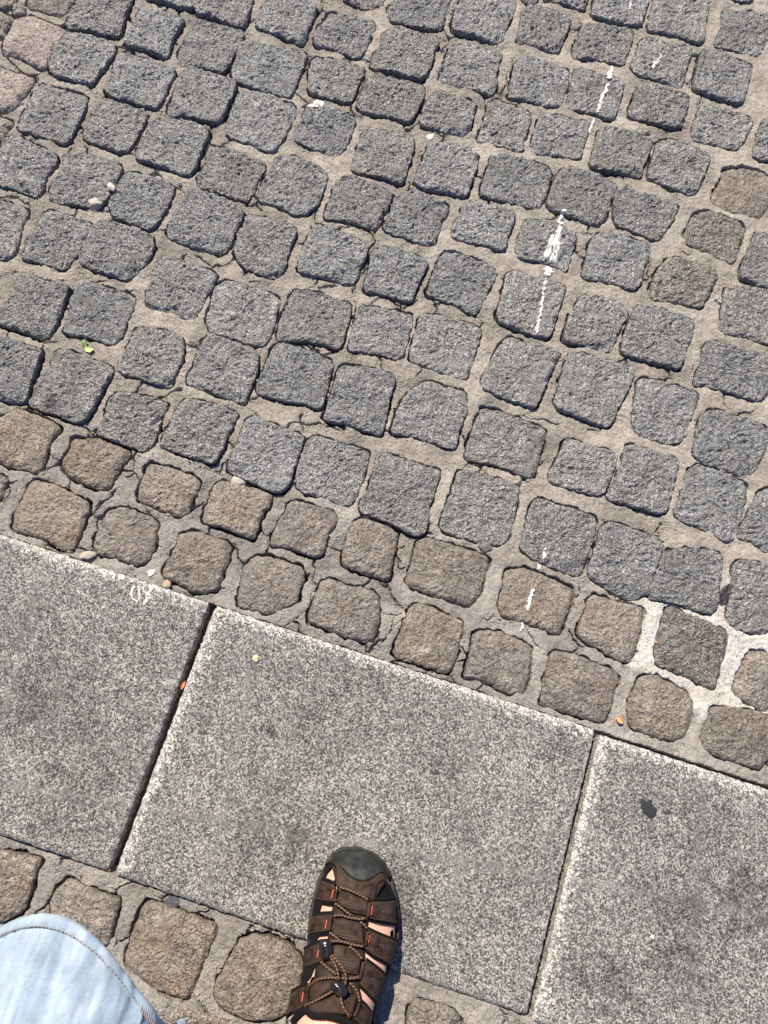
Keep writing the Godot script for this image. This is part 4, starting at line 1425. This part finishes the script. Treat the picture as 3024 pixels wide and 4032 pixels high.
func build_person() -> void:
	var person := group_node("person")
	person.position = Vector3(0.04, SLAB_TOP, 0.30)
	tag(person, "person in pale blue denim shorts wearing a brown strapped sandal, foot on the slab", "person")
	var hold := Node3D.new()      # pieces are built in world measures, then set under their part
	add_child(hold)

	var leather := textured(Color(0.0290, 0.0172, 0.0124), 1.15, 0.09, 0.66, 0.02, 0.02, 61)
	var leather_dark := textured(Color(0.0190, 0.0125, 0.0100), 0.5, 0.08, 0.58, 0.02, 0.02, 65)
	var rubber := textured(Color(0.0205, 0.0225, 0.0235), 0.9, 0.10, 0.60, 0.02, 0.012, 71)
	var rand := textured(Color(0.040, 0.037, 0.033), 0.5, 0.07, 0.8, 0.025, 0.02, 74)
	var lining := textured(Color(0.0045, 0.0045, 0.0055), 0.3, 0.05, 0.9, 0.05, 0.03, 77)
	var knit := weave(Color(0.058, 0.040, 0.036), 0.024)
	var orange := plain(0.48, 0.085, 0.035, 0.6)
	var lace_mat := StandardMaterial3D.new()
	lace_mat.vertex_color_use_as_albedo = true
	lace_mat.roughness = 0.7
	var shiny := plain(0.008, 0.008, 0.009, 0.22, 0.6)
	var skin := textured(Color(0.56, 0.33, 0.26), 0.16, 0.08, 0.5, 0.03, 0.01, 81)
	skin.subsurf_scatter_enabled = true
	skin.subsurf_scatter_strength = 0.15

	# --- sandal
	var sandal := group_node("sandal", hold)
	put(outsole_mesh(), "outsole", rand, sandal)
	put(sheet(za([470, 400, 555, 265, 700, 185, 850, 152, 1000, 162, 1150, 212, 1280, 312, 1380, 430, 1462, 560]), za([560, 345, 640, 312, 720, 420, 830, 550, 960, 618, 1080, 622, 1180, 580, 1300, 495, 1420, 575]), 0.0048, 0.004, 0.0006, false, 40, 16), "toe_cap", rubber, sandal)
	put(sheet(za([560, 330, 640, 306, 710, 405, 820, 540, 960, 612, 1080, 616, 1180, 575, 1300, 490, 1400, 560]), za([640, 690, 650, 712, 720, 735, 830, 775, 930, 815, 1010, 850, 1080, 882, 1140, 905, 1190, 912]), 0.0034, 0.003, 0.0005, false, 40, 16), "vamp", leather, sandal)
	# linings round the toe openings
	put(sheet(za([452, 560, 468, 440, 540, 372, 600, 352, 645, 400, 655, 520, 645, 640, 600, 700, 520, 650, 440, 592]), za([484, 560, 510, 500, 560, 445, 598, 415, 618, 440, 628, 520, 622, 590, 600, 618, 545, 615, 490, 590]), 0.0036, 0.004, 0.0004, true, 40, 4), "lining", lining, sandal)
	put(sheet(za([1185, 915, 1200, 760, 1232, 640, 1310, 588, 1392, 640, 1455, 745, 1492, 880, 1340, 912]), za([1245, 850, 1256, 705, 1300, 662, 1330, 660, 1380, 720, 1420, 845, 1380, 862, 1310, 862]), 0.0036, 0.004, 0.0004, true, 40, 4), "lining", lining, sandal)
	put(sheet(za([1235, 690, 1310, 640, 1400, 720]), za([1225, 880, 1330, 880, 1450, 880]), -0.0015, 0.004, -0.003, false, 14, 8), "lining", lining, sandal)  # black sheet over the skin: deep shade of the little-toe opening, put in as colour
	# tongue with its panels
	put(sheet(za([650, 700, 645, 900, 590, 1000, 545, 1200, 520, 1400, 500, 1560]) + zb([560, 640, 500, 700, 470, 850, 430, 960, 385, 1060, 370, 1210, 380, 1300]), za([1170, 895, 1130, 1000, 1110, 1160, 1090, 1330, 1070, 1480, 1050, 1600]) + zb([1165, 600, 1130, 700, 1090, 860, 1090, 1000, 1120, 1160, 1080, 1300, 1010, 1420]), 0.0008, 0.003, 0.0008, false, 60, 14), "tongue", leather_dark, sandal)
	var panels := [
		[za([690, 752, 800, 778, 950, 840, 1105, 915]), za([640, 925, 760, 1010, 880, 1090, 1085, 1125])],
		[za([600, 1165, 730, 1160, 900, 1195, 1020, 1250]), za([565, 1330, 700, 1440, 850, 1530, 1045, 1545])],
		[zb([700, 420, 830, 425, 960, 450, 1110, 600]), zb([600, 640, 700, 720, 860, 800, 1080, 830])],
		[zb([440, 920, 600, 905, 760, 890, 960, 920]), zb([385, 1195, 520, 1140, 690, 1040, 1000, 1080])],
		[zb([390, 1230, 560, 1180, 740, 1120, 1060, 1130]), zb([390, 1300, 560, 1350, 760, 1350, 990, 1390])],
	]
	for p in panels:
		put(sheet(p[0], p[1], 0.0056, 0.0045, 0.0016, false, 26, 12), "tongue_panel", leather, sandal)
	for o in [[860, 978, 190, 62, 0.30, true], [785, 1415, 205, 66, 0.36, true], [900, 660, 165, 80, 0.45, false]]:
		var top := []
		var low := []
		for k in 9:
			var t := -1.0 + k / 4.0
			var e := sqrt(maxf(0.0, 1.0 - t * t)) * 0.98 + 0.02
			for sg in [-1.0, 1.0]:
				var lx: float = t * o[2]
				var ly: float = sg * e * o[3]
				var px: float = o[0] + lx * cos(o[4]) - ly * sin(o[4])
				var py: float = o[1] + lx * sin(o[4]) + ly * cos(o[4])
				if sg < 0.0:
					top.append_array([px, py])
				else:
					low.append_array([px, py])
		put(sheet(za(top) if o[5] else zb(top), za(low) if o[5] else zb(low), 0.0074, 0.002, 0.0006, false, 20, 8), "mesh_panel", knit, sandal)
	# side straps: leather over a black lining a little wider than it
	var straps := [
		[za([415, 610, 500, 640, 560, 660, 622, 688]), za([325, 885, 430, 905, 540, 925, 640, 935])],
		[za([285, 1140, 380, 1125, 470, 1118, 600, 1112]), za([235, 1400, 350, 1375, 450, 1362, 560, 1350])],
		[zb([330, 500, 430, 440, 510, 410, 590, 385]), zb([320, 720, 400, 700, 480, 672, 600, 640])],
		[zb([150, 1075, 220, 1040, 290, 1000, 385, 985]), zb([90, 1390, 170, 1330, 250, 1290, 345, 1240])],
		[za([1130, 930, 1220, 925, 1360, 915, 1500, 905]), za([1105, 1160, 1200, 1190, 1350, 1215, 1520, 1245])],
		[zb([1205, 205, 1330, 265, 1460, 320, 1610, 375]), zb([1165, 470, 1280, 560, 1400, 625, 1530, 700])],
		[zb([1175, 620, 1270, 690, 1360, 760, 1455, 855]), zb([1085, 950, 1170, 1030, 1250, 1110, 1330, 1195])],
		[zb([1110, 1190, 1160, 1230, 1220, 1300, 1260, 1360]), zb([1010, 1420, 1080, 1480, 1150, 1560, 1210, 1640])],
	]
	for k in straps.size():
		var s: Array = straps[k]
		var pa := resample(s[0], 4)
		var pb := resample(s[1], 4)
		var la := []
		var lb := []
		for i in 4:
			var d := (pa[i] - pb[i]).normalized() * (26.0 if k < 4 else 18.0)
			la.append_array([pa[i].x + d.x, pa[i].y + d.y])
			lb.append_array([pb[i].x - d.x, pb[i].y - d.y])
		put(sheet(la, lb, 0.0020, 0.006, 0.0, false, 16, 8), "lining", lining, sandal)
		put(sheet(s[0], s[1], 0.0052, 0.0034, 0.0005), "strap", leather, sandal)
	# seams sewn along the straps, the panels and the vamp
	var seam := plain(0.075, 0.050, 0.034, 0.9)
	var tv := PackedVector3Array()
	var ti := PackedInt32Array()
	for e in straps + panels + [[za([660, 360, 730, 470, 830, 580, 960, 645, 1080, 648, 1190, 605, 1290, 530]), za([670, 660, 760, 705, 900, 765, 1010, 815, 1080, 850, 1130, 870, 1160, 870])]]:
		var pa := resample(e[0], 25)
		var pb := resample(e[1], 25)
		for t in [0.07, 0.93]:
			for i in 24:
				var q0 := pa[i].lerp(pb[i], t)
				var q1 := pa[i + 1].lerp(pb[i + 1], t)
				q1 = q0.lerp(q1, 0.65)
				var lift := 0.0068 if e in panels else (0.0057 if e in straps else 0.0040)
				thread_into(tv, ti, hit(q0.x, q0.y, lift), hit(q1.x, q1.y, lift), 0.00042)
	put(indexed(tv, PackedColorArray(), ti), "stitching", seam, sandal)
	# the lining shows in the gaps on the inner side of the foot
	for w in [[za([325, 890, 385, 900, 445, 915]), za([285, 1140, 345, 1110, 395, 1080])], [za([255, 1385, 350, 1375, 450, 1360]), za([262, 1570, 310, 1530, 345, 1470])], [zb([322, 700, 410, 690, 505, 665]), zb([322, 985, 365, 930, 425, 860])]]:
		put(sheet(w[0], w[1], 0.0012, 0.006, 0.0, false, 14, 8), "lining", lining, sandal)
	# mesh windows of the side straps
	for w in [[za([1305, 1060, 1370, 1025, 1465, 1010]), za([1310, 1085, 1380, 1120, 1460, 1130]), knit], [zb([1345, 400, 1420, 410, 1540, 440]), zb([1370, 450, 1440, 520, 1520, 560]), knit], [zb([1240, 860, 1310, 880, 1390, 930]), zb([1270, 960, 1310, 1030, 1350, 1080]), knit],
			[za([400, 720, 425, 730, 455, 755]), za([365, 790, 410, 785, 455, 775]), leather_dark], [za([290, 1225, 320, 1220, 345, 1240]), za([280, 1280, 315, 1290, 340, 1275]), leather_dark]]:
		put(sheet(w[0], w[1], 0.0063, 0.0015, 0.0003, false, 14, 6), "mesh_panel", w[2], sandal)
	# lace loops on both sides and their orange stitching
	for l in [za([640, 735, 625, 830, 612, 925]), za([565, 1130, 545, 1230, 525, 1350]), za([1125, 935, 1115, 1040, 1105, 1150]), za([1110, 1350, 1090, 1450, 1065, 1560]), zb([585, 470, 580, 560, 575, 640]), zb([1150, 650, 1125, 760, 1095, 890]), zb([375, 1000, 365, 1100, 350, 1230]), zb([1105, 1190, 1070, 1290, 1020, 1390])]:
		strip(l, 11.0, 0.0088, leather, "lace_loop", sandal)
	for l in [za([602, 750, 585, 815, 570, 880]), za([506, 1190, 492, 1255, 482, 1320]), za([1168, 985, 1158, 1055, 1150, 1120]), za([1132, 1405, 1118, 1470, 1105, 1530]), zb([535, 480, 524, 535, 515, 590]), zb([322, 1060, 312, 1125, 302, 1190])]:
		strip(l, 4.2, 0.0070, orange, "orange_stitching", sandal)
	# laces
	for l in [za([690, 712, 780, 738, 900, 785, 1010, 840, 1115, 905]), za([620, 945, 700, 1000, 780, 1065, 865, 1125]), za([605, 1128, 700, 1120, 800, 1145, 920, 1168, 1000, 1175, 1075, 1155]), za([985, 1215, 1040, 1255, 1095, 1318]),
			za([540, 1368, 610, 1420, 690, 1478]), za([545, 1510, 640, 1492, 760, 1510, 880, 1545, 1040, 1572]), zb([945, 435, 1010, 480, 1070, 540, 1130, 612]), zb([565, 645, 640, 715, 700, 765, 780, 825]),
			zb([390, 985, 450, 930, 560, 878, 700, 862, 860, 870, 1000, 872, 1088, 848]), zb([345, 1245, 430, 1205, 540, 1150, 650, 1090, 735, 1040]), zb([955, 930, 1010, 985, 1060, 1060, 1095, 1185])]:
		cord(l, lace_mat, sandal)
	for l in [zb([680, 560, 740, 650, 785, 750, 805, 850, 800, 930]), zb([715, 550, 780, 630, 860, 730, 905, 830, 905, 900, 890, 980]), zb([830, 1085, 845, 1180, 880, 1280, 960, 1400])]:
		cord(l, lace_mat, sandal, 0.014, 0.004)
	# cord locks
	for c in [[[630, 478], Vector3(0.0082, 0.0066, 0.0118), 0.28, 0.015], [[812, 1008], Vector3(0.0110, 0.0068, 0.0070), -0.45, 0.015]]:
		var b := put(ellipsoid(c[1]), "cord_lock", shiny, sandal)
		var at := zb(c[0])
		b.position = hit(at[0], at[1], c[3])
		b.rotation = Vector3(0.15, c[2], 0.1)
		var cap := put(ellipsoid(Vector3(c[1].x * 0.62, 0.0022, c[1].z * 0.62)), "cord_lock", shiny, sandal)
		cap.position = b.position + Vector3(0, c[1].y * 0.86, 0)
		cap.rotation = b.rotation
	# collar: padded rim round the ankle, and the heel cup behind it
	var rim := PackedVector3Array()
	for q in [[1000, 1440], [960, 1472], [850, 1432], [740, 1392], [640, 1372], [540, 1374], [450, 1366], [400, 1330], [372, 1292], [340, 1298], [290, 1345], [240, 1398], [200, 1450]]:
		var t := zb(q)
		rim.append(hit(t[0], t[1], 0.0030))
	for k in range(1, 26):
		var a := lerpf(TAU - 0.85, 1.0, k / 25.0)
		rim.append(Vector3(0.046 + 0.050 * sin(a), 0.094 - 0.012 * (1.0 - cos(a)) + 0.006 * cos(2.0 * a), 0.404 - 0.050 * cos(a)))
	var curve := Curve3D.new()
	for q in rim:
		curve.add_point(q)
	put(tube(curve.tessellate_even_length(5, 0.003), 0.0042, 10), "collar", lining, sandal)
	put(heel_cup(rim), "heel_cup", leather, sandal)

	# --- body
	bones = [
		[Vector3(0.047, 0.055, 0.425), Vector3(0.046, 0.11, 0.405), 0.033, 0.036],
		[Vector3(0.046, 0.11, 0.400), Vector3(0.052, 0.30, 0.385), 0.037, 0.052],
		[Vector3(0.052, 0.30, 0.385), Vector3(0.066, 0.49, 0.345), 0.054, 0.058],
		[Vector3(0.066, 0.50, 0.345), Vector3(0.000, 0.53, 0.72), 0.060, 0.088],
		[Vector3(-0.157, 0.466, 0.270), Vector3(-0.180, 0.52, 0.660), 0.050, 0.086],
		[Vector3(-0.157, 0.466, 0.270), Vector3(-0.172, 0.27, 0.490), 0.048, 0.050],
		[Vector3(-0.172, 0.27, 0.490), Vector3(-0.180, 0.10, 0.625), 0.050, 0.035],
		[Vector3(-0.180, 0.10, 0.630), Vector3(-0.176, 0.038, 0.545), 0.035, 0.027],
		[Vector3(-0.176, 0.036, 0.545), Vector3(-0.172, 0.019, 0.475), 0.027, 0.016],
		[Vector3(-0.010, 0.56, 0.71), Vector3(-0.170, 0.56, 0.69), 0.105, 0.105],
		[Vector3(-0.09, 0.60, 0.70), Vector3(-0.095, 0.74, 0.70), 0.125, 0.125],
	]
	var body := put(surface_nets(0.0055, [[Vector3(-0.03, 0.0, 0.16), Vector3(0.13, 0.16, 0.48)], [Vector3(-0.03, 0.10, 0.27), Vector3(0.15, 0.56, 0.50)], [Vector3(-0.26, 0.0, 0.24), Vector3(-0.08, 0.56, 0.70)], [Vector3(-0.32, 0.40, 0.46), Vector3(0.16, 0.88, 0.86)]]), "body", skin, hold)

	# --- shorts
	var denim := textured(Color(0.272, 0.345, 0.425), 0.26, 0.20, 0.9, 0.02, 0.03, 91)
	denim.vertex_color_use_as_albedo = true
	denim.albedo_color = Color(1, 1, 1)
	denim.rim_enabled = true
	denim.rim = 0.3
	var thread := plain(0.34, 0.25, 0.20, 0.8)
	var shorts := group_node("shorts", hold)
	var axis_l := Vector3(sin(0.0458), 0, -cos(0.0458))
	var side_l := Vector3(cos(0.0458), 0, sin(0.0458)).rotated(axis_l, 0.0)
	leg_cloth("leg", Vector3(-0.1554, 0.48, 0.2288), Vector3(-0.180, 0.53, 0.66), axis_l, side_l, 0.0762, 0.079, 0.118, 0.0706, 0.094, 3.0, denim, thread, shorts)
	var axis_r := (Vector3(0.066, 0, 0.345) - Vector3(0.0, 0, 0.72)).normalized()
	leg_cloth("leg", Vector3(0.060, 0.50, 0.385), Vector3(0.0, 0.54, 0.74), axis_r, Vector3(-axis_r.z, 0, axis_r.x), 0.088, 0.085, 0.118, 0.03, 0.0, 77.0, denim, thread, shorts)
	put(waist_mesh(), "waistband", denim, shorts)

	# hang all of it under the person, keeping it where it stands
	for o in [body, shorts, sandal]:
		hold.remove_child(o)
		person.add_child(o)
		o.position -= person.position
	remove_child(hold)
	hold.free()

func heel_cup(rim: PackedVector3Array) -> ArrayMesh:
	var verts := PackedVector3Array()
	var idx := PackedInt32Array()
	var cols := 33
	for j in 9:
		var t := j / 8.0
		for i in cols:
			var a := lerpf(0.95, TAU - 0.95, i / float(cols - 1))
			var up := Vector3(0.046 + 0.049 * sin(a), 0.092 - 0.012 * (1.0 - cos(a)), 0.404 - 0.053 * cos(a))
			var zz := clampf(0.404 - 0.060 * cos(a), 0.35, 0.461)
			var low := Vector3(along_foot(FOOT_R, zz) - 0.004 if sin(a) > 0.0 else along_foot(FOOT_L, zz) + 0.004, 0.021, zz)
			low.x = lerpf(low.x, 0.055, pow(maxf(0.0, -cos(a)), 6.0))
			var q := up.lerp(low, t)
			var out := (Vector3(up.x, 0, up.z) - Vector3(0.046, 0, 0.404)).normalized()
			verts.append(q + out * 0.006 * sin(PI * t))
	for j in 8:
		for i in cols - 1:
			var k := j * cols + i
			idx.append_array([k, k + 1, k + cols + 1, k, k + cols + 1, k + cols])
	return indexed(verts, PackedColorArray(), idx)

func leg_cloth(called: String, hem: Vector3, hip: Vector3, axis: Vector3, side: Vector3, ra: float, rb: float, hip_r: float, sag: float, roll: float, sd: float, denim: Material, thread: Material, parent: Node) -> void:
	var at := func(s: float, ph: float, lift := 0.0) -> Vector3:
		var q := leg_point(hem, hip, axis, side, ra, rb, hip_r, sag, roll, s, ph, sd)
		return q + (side * cos(ph) + Vector3.UP * sin(ph)) * lift
	var verts := PackedVector3Array()
	var cols := PackedColorArray()
	var idx := PackedInt32Array()
	var around := 200
	var ss := [[0.03, -0.004], [0.004, -0.004], [0.0, -0.002], [0.0, 0.0012], [0.004, 0.0020], [0.007, 0.0022], [0.010, 0.0022], [0.0120, 0.0018], [0.014, 0.0014], [0.0155, -0.0004], [0.017, -0.0002], [0.024, 0.0010], [0.036, 0.0008], [0.05, 0.0004]]
	for k in range(1, 61):
		ss.append([0.05 + 0.95 * k / 60.0, 0.0])
	for r in ss:
		for i in around:
			var ph := i * TAU / around
			var pucker: float = 0.0016 * n_m2.get_noise_2d(ph * 230.0 + sd, r[0] * 200.0) if r[0] < 0.09 else 0.0
			# side seam: a felled ridge along the leg
			var off := wrapf(ph - 0.66, -PI, PI) * ra
			var ridge := 0.0034 * (smooth01(-0.010, -0.0082, off) - smooth01(0.0060, 0.0076, off))
			verts.append(at.call(r[0], ph, r[1] + pucker + ridge))
			# washed streaks in the dye, and a darker tone on both flanks of the felled seam
			var wash := 1.0 + 0.30 * n_tone.get_noise_2d(ph * 190.0 + sd, r[0] * 70.0) + 0.16 * n_m2.get_noise_2d(ph * 300.0, r[0] * 90.0 + sd)
			if absf(ridge - 0.0013) < 0.0011:
				wash *= 0.72
			cols.append(Color(0.53 * wash, 0.665 * (1.0 + 0.8 * (wash - 1.0)), 0.815 * (1.0 + 0.6 * (wash - 1.0))))
	for j in ss.size() - 1:
		for i in around:
			var a := j * around + i
			var b := j * around + (i + 1) % around
			idx.append_array([a, b, b + around, a, b + around, a + around])
	var leg := put(indexed(verts, cols, idx), called, denim, parent)
	# stitches: short thread ends standing a little proud
	var tv := PackedVector3Array()
	var ti := PackedInt32Array()
	for k in 190:
		var p0 := k * TAU / 190.0
		thread_into(tv, ti, at.call(0.0130, p0, 0.0019), at.call(0.0130, p0 + 0.024, 0.0019), 0.00040)
	for off in [-0.0068, 0.0046]:
		for k in 110:
			var s0 := 0.04 + k * 0.0085
			var ph: float = 0.66 + off / ra
			thread_into(tv, ti, at.call(s0, ph, 0.0029), at.call(s0 + 0.0055, ph, 0.0029), 0.0005)
	for k in 9:      # bar tack where the seam meets the hem
		var ph: float = 0.66 + (-0.0075 + 0.0016 * k) / ra
		thread_into(tv, ti, at.call(0.0100, ph, 0.0046), at.call(0.0180, ph, 0.0046), 0.0006)
	put(indexed(tv, PackedColorArray(), ti), "stitching", thread, leg)

func thread_into(tv: PackedVector3Array, ti: PackedInt32Array, a: Vector3, b: Vector3, r: float) -> void:
	var d := (b - a).normalized()
	var s := d.cross(Vector3(0.3, 0.9, 0.2)).normalized()
	var u := s.cross(d)
	var first := tv.size()
	for e in [[a, 0.4], [a.lerp(b, 0.25), 1.0], [a.lerp(b, 0.75), 1.0], [b, 0.4]]:
		for i in 5:
			var an := i * TAU / 5.0
			tv.append(e[0] + (s * cos(an) + u * sin(an)) * r * e[1])
	for j in 3:
		for i in 5:
			var k := first + j * 5 + i
			var l := first + j * 5 + (i + 1) % 5
			ti.append_array([k, l, l + 5, k, l + 5, k + 5])

func waist_mesh() -> ArrayMesh:
	var verts := PackedVector3Array()
	var cols := PackedColorArray()
	var idx := PackedInt32Array()
	var rows := [[0.43, 0.10], [0.46, 0.17], [0.52, 0.205], [0.60, 0.205], [0.70, 0.185], [0.80, 0.170], [0.83, 0.168], [0.832, 0.160], [0.80, 0.158]]
	for r in rows:
		for i in 64:
			var a := i * TAU / 64.0
			verts.append(Vector3(-0.09, r[0], 0.705) + Vector3(cos(a) * r[1], 0, sin(a) * r[1] * 0.78))
			cols.append(Color(0.53, 0.665, 0.815))
	for j in rows.size() - 1:
		for i in 64:
			var a := j * 64 + i
			var b := j * 64 + (i + 1) % 64
			idx.append_array([a, b, b + 64, a, b + 64, a + 64])
	return indexed(verts, cols, idx)

func _ready() -> void:
	rng.seed = 20240611
	cam_basis = make_basis()
	# camera
	var cam := Camera3D.new()
	cam.name = "camera"
	add_child(cam)
	cam.transform = Transform3D(cam_basis, EYE)
	cam.fov = rad_to_deg(2.0 * atan(2016.0 / FOCAL))
	cam.near = 0.02
	cam.far = 400.0
	cam.current = true
	# sky and exposure
	var env := Environment.new()
	env.background_mode = Environment.BG_SKY
	var sky_mat := ProceduralSkyMaterial.new()
	sky_mat.sky_top_color = Color(0.38, 0.50, 0.72)
	sky_mat.sky_horizon_color = Color(0.72, 0.78, 0.86)
	sky_mat.sky_curve = 0.15
	sky_mat.ground_bottom_color = Color(0.42, 0.40, 0.37)
	sky_mat.ground_horizon_color = Color(0.60, 0.62, 0.64)
	var sky := Sky.new()
	sky.sky_material = sky_mat
	env.sky = sky
	env.background_energy_multiplier = 0.62
	env.tonemap_mode = Environment.TONE_MAPPER_LINEAR
	env.tonemap_exposure = 1.9
	env.sdfgi_enabled = true
	env.ssao_enabled = true
	env.ssil_enabled = true
	var we := WorldEnvironment.new()
	we.name = "world_environment"
	we.environment = env
	add_child(we)
	# sun: high, ahead and to the left, so that shadows fall right and towards the walker
	var sun := DirectionalLight3D.new()
	sun.name = "sun"
	add_child(sun)
	var fall := Vector3(0.50, 0.0, 0.866)                # the way shadows run on the ground
	var high := deg_to_rad(54.0)
	sun.look_at_from_position(Vector3.ZERO, fall * cos(high) + Vector3.DOWN * sin(high))
	sun.light_color = Color(1.0, 0.95, 0.87)
	sun.light_energy = 1.5
	sun.light_angular_distance = 0.53
	sun.shadow_enabled = true

	n_big = noise(FastNoiseLite.TYPE_SIMPLEX, 0.030, 11, 2)
	n_mid = noise(FastNoiseLite.TYPE_SIMPLEX, 0.062, 12, 3)
	n_fine = noise(FastNoiseLite.TYPE_SIMPLEX, 0.21, 13, 2)
	n_tone = noise(FastNoiseLite.TYPE_SIMPLEX, 0.026, 14, 3)
	n_edge = noise(FastNoiseLite.TYPE_SIMPLEX, 0.35, 15, 2)
	n_m1 = noise(FastNoiseLite.TYPE_SIMPLEX, 0.018, 21, 2)
	n_m2 = noise(FastNoiseLite.TYPE_SIMPLEX, 0.09, 22, 2)
	n_m3 = noise(FastNoiseLite.TYPE_SIMPLEX, 0.26, 23, 1)
	n_where = noise(FastNoiseLite.TYPE_SIMPLEX, 0.0042, 24, 2)
	n_crack = noise(FastNoiseLite.TYPE_CELLULAR, 0.017, 25)
	n_crack.cellular_return_type = FastNoiseLite.RETURN_DISTANCE2_SUB
	n_crack.cellular_jitter = 1.0
	make_textures()
	build_ground()
	build_details()
	build_person()

func build_ground() -> void:
	var ground := PlaneMesh.new()
	ground.size = Vector2(240, 240)
	var soil := StandardMaterial3D.new()
	soil.albedo_color = srgb(0.16, 0.135, 0.11)
	soil.roughness = 1.0
	var g := put(ground, "ground", soil, self)
	g.position.y = -0.034
	g.set_meta("kind", "structure")

	# the slab strip runs the way its upper edge does in the photograph
	var tl := on_level(847, 2383, SLAB_TOP)
	var tr := on_level(2346, 2874, SLAB_TOP)
	var bl := on_level(437, 3443, SLAB_TOP)
	var a := Vector2(tr.x - tl.x, tr.z - tl.z)
	var len_ := a.length()
	along_dir = a.normalized()
	across = Vector2(-along_dir.y, along_dir.x)
	var wid := Vector2(bl.x - tl.x, bl.z - tl.z).dot(across)
	var o := Vector2(tl.x, tl.z)
	slab_edge = o.dot(across)
	slab_far = slab_edge + wid
	var wp := on_level(2830, 2560)
	white_at = Vector2(wp.x, wp.z)

	var pave := group_node("cobblestone_pavement")
	pave.set_meta("kind", "structure")
	for row in OUTLINES:
		var pts := PackedVector2Array()
		var uv: Array = row[3]
		for k in range(0, uv.size(), 2):
			var p := on_level(row[0] * 1000.0 + uv[k] / TILE, row[1] * 1000.0 + uv[k + 1] / TILE, -0.001)
			pts.append(Vector2(p.x, p.z))
		var s := outline_stone(pts, row[2])
		dress(s, stones.size())
		stones.append(s)
	put(mortar_mesh(), "mortar", mortar_mat, pave)
	for s in stones:
		var small := s.kind == 3
		put(stone_mesh(s, 32 if small else 128, 6 if small else 22), "pebble" if small else "cobblestone", granite if s.kind == 0 or s.kind == 2 else brown_granite, pave)

	var strip := group_node("slab_path")
	strip.set_meta("kind", "structure")
	# ingrained dark stains, by the pixel they lie at: [x, y, radius, strength]
	var marks := [[1140, 3300, 0.030, 0.42], [1590, 3460, 0.038, 0.34], [1750, 3010, 0.028, 0.26], [1840, 3250, 0.030, 0.20], [1060, 2875, 0.008, 0.6], [960, 2850, 0.006, 0.5], [1600, 3640, 0.032, 0.34], [1330, 2700, 0.10, 0.14], [1000, 3200, 0.06, 0.16],
		[2700, 3610, 0.050, 0.36], [2960, 3540, 0.050, 0.44], [2650, 3790, 0.040, 0.34], [2440, 3900, 0.040, 0.34], [2800, 3300, 0.060, 0.20], [2320, 3850, 0.035, 0.26], [2230, 2980, 0.03, 0.2], [2770, 3150, 0.008, 0.5], [2520, 3490, 0.02, 0.26],
		[250, 2700, 0.10, 0.20], [420, 3000, 0.08, 0.18], [60, 2450, 0.06, 0.20], [80, 2800, 0.05, 0.22], [540, 2620, 0.05, 0.14], [690, 2470, 0.006, 0.5], [230, 3200, 0.05, 0.16]]
	# [start along the strip, nudge across]
	var slabs := [[-2.0 * (len_ + 0.009), 0.0], [-len_ - 0.0095, -0.001], [0.0, 0.0], [len_ + 0.0075, 0.004], [2.0 * (len_ + 0.008), 0.0]]
	for k in slabs.size():
		var sl: Array = slabs[k]
		var at: Vector2 = o + along_dir * sl[0] + across * sl[1]
		var stains := []
		for q in marks:
			var w := on_level(q[0], q[1], SLAB_TOP)
			var l := Vector2(w.x, w.z) - at
			stains.append([l.dot(along_dir), l.dot(across), q[2], q[3]])
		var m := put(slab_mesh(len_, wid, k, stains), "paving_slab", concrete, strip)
		m.position = Vector3(at.x, SLAB_TOP, at.y)
		m.rotation.y = -along_dir.angle()
